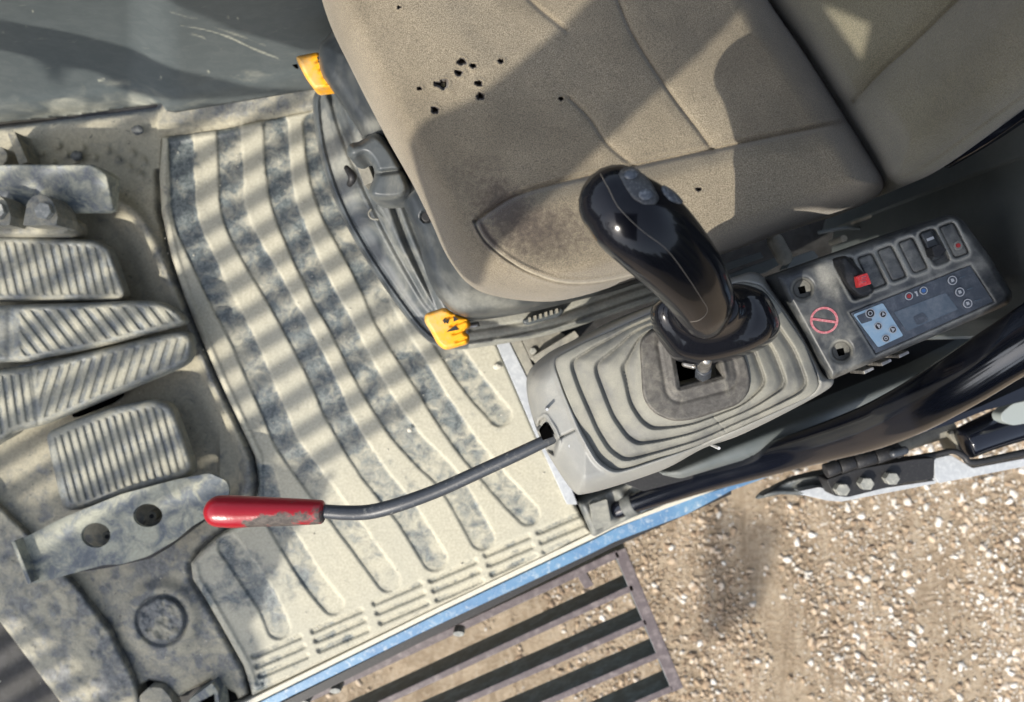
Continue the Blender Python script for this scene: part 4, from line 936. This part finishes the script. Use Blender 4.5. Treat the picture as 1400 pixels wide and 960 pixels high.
b_ = keyb(1190, 428.5, 6.6, kp); prism('key_symbol', circ(1190, 428.5, 3.2, 14), z_, PZ+0.001, M['pl'], b_, holes=[circ(1190, 428.5, 2.2, 14)[::-1]])
b_ = keyb(1207.5, 429.8, 5.0, kp); prism('key_symbol', [(1206, 432), (1207, 426.8), (1210.6, 430)], z_, PZ+0.001, M['pl'], b_, bev=0)
b_ = keyb(1201, 446, 5.4, kp); prism('key_symbol', [(1198.4, 443.6), (1203.6, 444), (1202.6, 449.4)], z_, PZ+0.001, M['pl'], b_, bev=0)
b_ = keyb(1221, 450.8, 5.2, kp); prism('key_symbol', [(1218.4, 448.4), (1224, 449.4), (1220.8, 454.4)], z_, PZ+0.001, M['pl'], b_, bev=0)
b_ = keyb(1211.5, 462.8, 5.4, kp); prism('key_symbol', circ(1211.5, 462.8, 2.4, 12), z_, PZ+0.001, M['pl'], b_, holes=[circ(1211.5, 462.8, 1.4, 12)[::-1]])
for i, (x, y) in enumerate(((1302.4, 383.4), (1312.6, 399.4), (1323.3, 415))):
    b_ = keyb(x, y, 6.2, dp, dark='film')
    prism('key_symbol', [(x-2.4, y-2), (x+1, y-2.6), (x+2.6, y+1), (x-0.8, y+2.6)], z_, PZ+0.001, M['pl'], b_, bev=0)
    prism('key_caption', [(x+9.5, y-4.2), (x+17, y-7), (x+17.8, y-5.2), (x+10.2, y-2.4)], PZ+0.0002, PZ-0.001, M['lcd'], dp, bev=0)
for x, y, mt in ((1243, 405, 'rdot'), (1263, 397.4, 'bdot')):
    b_ = keyb(x, y, 5.4, dp, dark='film'); prism('lamp_dot', circ(x, y, 2.8, 12), z_, PZ+0.001, M[mt], b_, bev=0)
prism('arrow_print', [(1250.4, 399), (1253.6, 398), (1255.6, 404.6), (1254, 405.2), (1252.4, 400.8), (1251, 401)], PZ+0.0004, PZ-0.001, M['pl'], dp, bev=0)
for x, y in ((1187, 508), (1211, 497), (1235, 486)):
    prism('side_clip', rnd([(x-7, y-1), (x+7, y-7), (x+9, y-3), (x-5, y+4)], 1.5), PZ-0.03, PZ-0.06, M['chrome'], sw)
# brackets in the gap between console and switch panel
gp = thing('console_joint', 'black gap clips between the console and switch panel', 'joint')
prism('joint_strip', [(1046, 380), (1058, 378), (1140, 518), (1134, 524)], 0.40, 0.34, M['mblack'], gp)

# ------------------------------------------------------------------ pillar
pl_ = thing('cab_pillar', 'glossy black tubular pillar curving up beside the console', 'pillar')
sweep('tube', [(845, 697, 0.015, 12), (868, 688, 0.03, 13), (915, 671, 0.07, 16), (960, 655, 0.11, 18.5), (1030, 634, 0.17, 21.5), (1100, 613, 0.23, 24.5), (1180, 588, 0.31, 30), (1240, 562, 0.37, 34), (1300, 528, 0.42, 37), (1360, 490, 0.46, 39), (1430, 445, 0.50, 41), (1540, 370, 0.56, 46)], M['pipe'], pl_, n=40, sub=8)
sweep('foot_collar', [(856, 693, 0.02, 15), (868, 688, 0.028, 15.5)], M['pan'], pl_, n=20, cap=(0.3, 0.2))
sweep('seal_strip', [(950, 652, 0.09, 4), (1100, 606, 0.19, 5), (1180, 578, 0.27, 5), (1300, 512, 0.36, 6), (1420, 436, 0.44, 6)], M['mblack'], pl_, n=10)

# ------------------------------------------------------------------ door and hinge
dr = thing('cab_door', 'grey cab door edge with black seal seen below the pillar', 'door')
DZ = 0.10
prism('door_skin', rnd([(1277, 627), (1300, 622), (1330, 640), (1400, 627), (1560, 596), (1560, 618), (1400, 638), (1284, 661), (1278, 652)], 2), DZ, DZ-0.03, M['door'], dr)
prism('door_skin', rnd([(1092, 672), (1120, 666), (1150, 676), (1280, 657), (1280, 661), (1150, 686), (1128, 684)], 2), DZ-0.01, DZ-0.03, M['door'], dr)
sweep('door_seal', [(1240, 628, DZ+.01, 4), (1275, 622, DZ+.01, 4), (1302, 617, DZ+.012, 4), (1318, 624, DZ+.012, 4.5), (1332, 632, DZ+.012, 4.5), (1400, 619, DZ+.012, 5), (1560, 588, DZ+.012, 5)], M['mblack'], dr, n=10)
sweep('door_rod', [(1222, 612, 0.06, 10), (1260, 597, 0.06, 12), (1300, 583, 0.06, 13)], M['rail'], dr, n=16, cap=(0.3, 0.1))
sweep('door_frame_tube', [(1318, 606, 0.09, 22), (1350, 592, 0.09, 24), (1400, 574, 0.09, 27), (1500, 545, 0.09, 30)], M['pipe'], dr, n=24, cap=(0.2, 0))
M['glassy'] = N('pale_glass').out((0.27, 0.30, 0.29), 0.25)
prism('glass_edge', rnd([(1368, 566), (1384, 552), (1420, 544), (1420, 576), (1385, 582), (1370, 576)], 5), 0.15, 0.13, M['glassy'], dr)
prism('frame_joint', rnd([(1297, 592), (1304, 588), (1326, 618), (1314, 624)], 2), 0.08, 0.04, M['rail'], dr)
prism('window_frame', rnd([(1200, 616), (1260, 585), (1340, 556), (1420, 520), (1500, 480), (1500, 540), (1420, 542), (1345, 562), (1300, 580), (1240, 598)], 3), 0.20, 0.16, M['pipe'], dr)
hg = thing('hinge_assembly', 'black door hinge with three pale bolts and stacked knuckles', 'hinge')
prism('hinge_plate', rnd([(1130, 656), (1170, 642), (1250, 628), (1278, 626), (1277, 655), (1240, 660), (1160, 680), (1140, 678)], 3), 0.13, 0.10, M['mblack'], hg)
for x, y in ((1153, 670), (1186, 662), (1221, 655)): prism('bolt', circ(x, y, 10, 6, 9), 0.142, 0.12, M['bolt'], hg)
kn = [(1128, 644), (1147, 638), (1168, 632), (1196, 625), (1222, 617), (1231, 614)]
for a, b in zip(kn[:-1], kn[1:]): sweep('knuckle', [(a[0]+1, a[1], 0.15, 10 if a[0] < 1200 else 11), (b[0]-2, b[1], 0.15, 10 if a[0] < 1200 else 11)], M['mblack'], hg, n=18, cap=(0.18, 0.18), sub=2)
sweep('hinge_pin', [(1222, 620, 0.16, 6), (1236, 616, 0.16, 6)], M['rod'], hg, n=12)
bl = thing('door_stop_arm', 'pointed grey blade shaped arm left of the door hinge', 'door arm')
relief('blade', rnd([(1034, 683), (1060, 664), (1110, 646), (1160, 636), (1165, 650), (1130, 664), (1100, 678), (1068, 676)], 3), lambda X, Y, SD: (0.07-rim(SD, 6, 0.008)+0.004*np.sin(Y*0.3), {'dust': 0.15}), 2, M['plastic'], bl, skirt=0.05)
prism('arm_gusset', rnd([(1094, 676), (1132, 664), (1160, 668), (1150, 684), (1125, 683)], 3), 0.085, 0.06, M['door'], bl)

# ------------------------------------------------------------------ unseen sheets added above the camera, outlined from the shade they cast
BZ = 1.34
def up(px, py, zs, zb=None):
    p = Vector(W(px, py, zs)); return p - SUN*(((zb or BZ)-zs)/(-SUN.z))
def shade(name, pts, zs, mat, parent, th=0.02, holes=(), zb=None):
    zf_ = zs if callable(zs) else (lambda x, y: zs)
    loops = [[up(x, y, zf_(x, y), zb) for x, y in l] for l in [pts]+list(holes)]
    V = [v for l in loops for v in l]; tris = tessellate_polygon(loops)
    bm = bmesh.new(); a = [bm.verts.new(v) for v in V]; b = [bm.verts.new(v+Vector((0, 0, th))) for v in V]
    for t in tris: bm.faces.new([a[k] for k in t]); bm.faces.new([b[k] for k in reversed(t)])
    k = 0
    for l in loops:
        n_ = len(l)
        for i in range(n_): p, q = k+i, k+(i+1) % n_; bm.faces.new([a[p], a[q], b[q], b[p]])
        k += n_
    bmesh.ops.recalc_face_normals(bm, faces=bm.faces)
    me = bpy.data.meshes.new(name); bm.to_mesh(me); bm.free(); return link(name, me, mat, parent, False)
m = N('blocker_brown'); M['blocker'] = m.out((0.035, 0.028, 0.025), 0.8)
rf = thing('roof_blocker', 'unseen brown roof sheets added to shade the seat', 'light blocker')  # added sheets at roof height, cut to shade the seat and switch panel
shade('seat_shade_panel', [(1012, 20), (1026, 58), (1046, 92), (1058, 180), (1064, 262), (1078, 292), (1104, 300), (1122, 330), (1152, 370), (1200, 520), (1260, 760), (2000, 760), (2000, -700), (1100, -700), (1052, -80)], 0.46, M['blocker'], rf, holes=[[(1082, 2), (1204, 10), (1174, 104)]])
shade('seat_shade_band', cr([(556, 218), (561, 196), (585, 172), (640, 148), (700, 105), (830, -12), (900, -90), (1080, -100), (1005, 25), (870, 155), (760, 262), (672, 352), (620, 425), (585, 440), (556, 400), (545, 330), (548, 260)], 4, True), 0.45, M['blocker'], rf)
gd = thing('floor_shade_blocker', 'unseen slats and sheets added to shade the mat, floor and wall', 'guard')  # added slats and sheets, shaped to lay stripes and patches of shade
def xb(k):      # where a bar's shadow meets the fully sunlit part of the mat
    y0 = 262+51*k; edge = [(330, 900), (345, 850), (385, 755), (455, 652), (560, 560), (650, 470), (660, 300), (662, -200)]
    for (ax, ay), (bx, by) in zip(edge[:-1], edge[1:]):
        for t in np.linspace(0, 1, 60):
            x = ax+(bx-ax)*t; y = ay+(by-ay)*t
            if y-(y0-0.6*(x-281)) <= 0: return x
    return 660
for k in range(-4, 13):
    x1 = min(xb(k), 536+105*k); x0 = -120; y0 = 262+51*k; f = lambda x: y0-0.6*(x-281)
    hw = 12.5
    shade('shade_slat', [(x0, f(x0)-hw), (x1, f(x1)-hw), (x1, f(x1)+hw), (x0, f(x0)+hw)], 0.0, M['blocker'], gd, 0.006)
shade('shade_panel', [(150, 200), (215, 190), (236, 250), (238, 300), (225, 330), (200, 300), (150, 280)], 0.0, M['blocker'], gd, 0.01)
shade('shade_panel', cr([(-100, 700), (60, 700), (180, 690), (262, 650), (352, 630), (420, 660), (452, 655), (385, 755), (348, 832), (337, 862), (352, 900), (300, 1000), (120, 900), (-50, 760)], 3, True), 0.0, M['blocker'], gd, 0.01)

wz = lambda x, y: 0.012+0.31*max(0, (168-0.115*x-y)/150)
shade('wall_shade_sheet', cr([(-60, 2), (0, 16), (60, 30), (127, 43), (210, 66), (302, 90), (380, 112), (430, 118), (300, 122), (190, 118), (165, 100), (128, 88), (105, 92), (96, 112), (80, 82), (40, 66), (0, 60), (-60, 55)], 3, True), wz, M['blocker'], gd, 0.01)
shade('wall_shade_sheet', [(285, -10), (350, 28), (440, 62), (520, 60), (520, -80), (300, -80)], wz, M['blocker'], gd, 0.01)

for dx in (-34, -8, 18, 42):
    shade('gravel_shade_strip', [(1004+dx, 705+dx*0.3), (1022+dx, 700+dx*0.3), (1006+dx*0.8, 850-dx*0.5), (990+dx*0.8, 856-dx*0.5)], GZ, M['blocker'], gd, 0.01, zb=3.6)  # added overhead strips that cast a soft shadow on the gravel
# crumbs of dried soil on the mat and floor
bm = bmesh.new(); bmesh.ops.create_icosphere(bm, subdivisions=1, radius=1)
bv = np.array([v.co[:] for v in bm.verts]); bf = np.array([[v.index for v in f.verts] for f in bm.faces]); bm.free()
V = []; Fc = []; r2 = np.random.RandomState(8)
for k in range(420):
    x, y = r2.uniform(225, 760), r2.uniform(180, 900)
    if k % 4 == 0: x, y = r2.uniform(0, 330), r2.uniform(180, 940)
    if y > 905-0.43*(x-345): continue
    r = (0.0004+0.0014*r2.rand()**3.5); c = np.array(W(x, y, 0.001)); n0 = len(V)
    V += (bv*r*r2.uniform(0.6, 1.2, (len(bv), 1))*np.array([1.2, 0.9, 0.6])+c).tolist(); Fc += (bf+n0).tolist()
cr_o = mesh('soil_crumbs', V, Fc, M['edge']); cr_o['kind'] = 'stuff'; cr_o['label'] = 'tiny dry soil crumbs scattered on the mat and cab floor'; cr_o['category'] = 'soil crumbs'
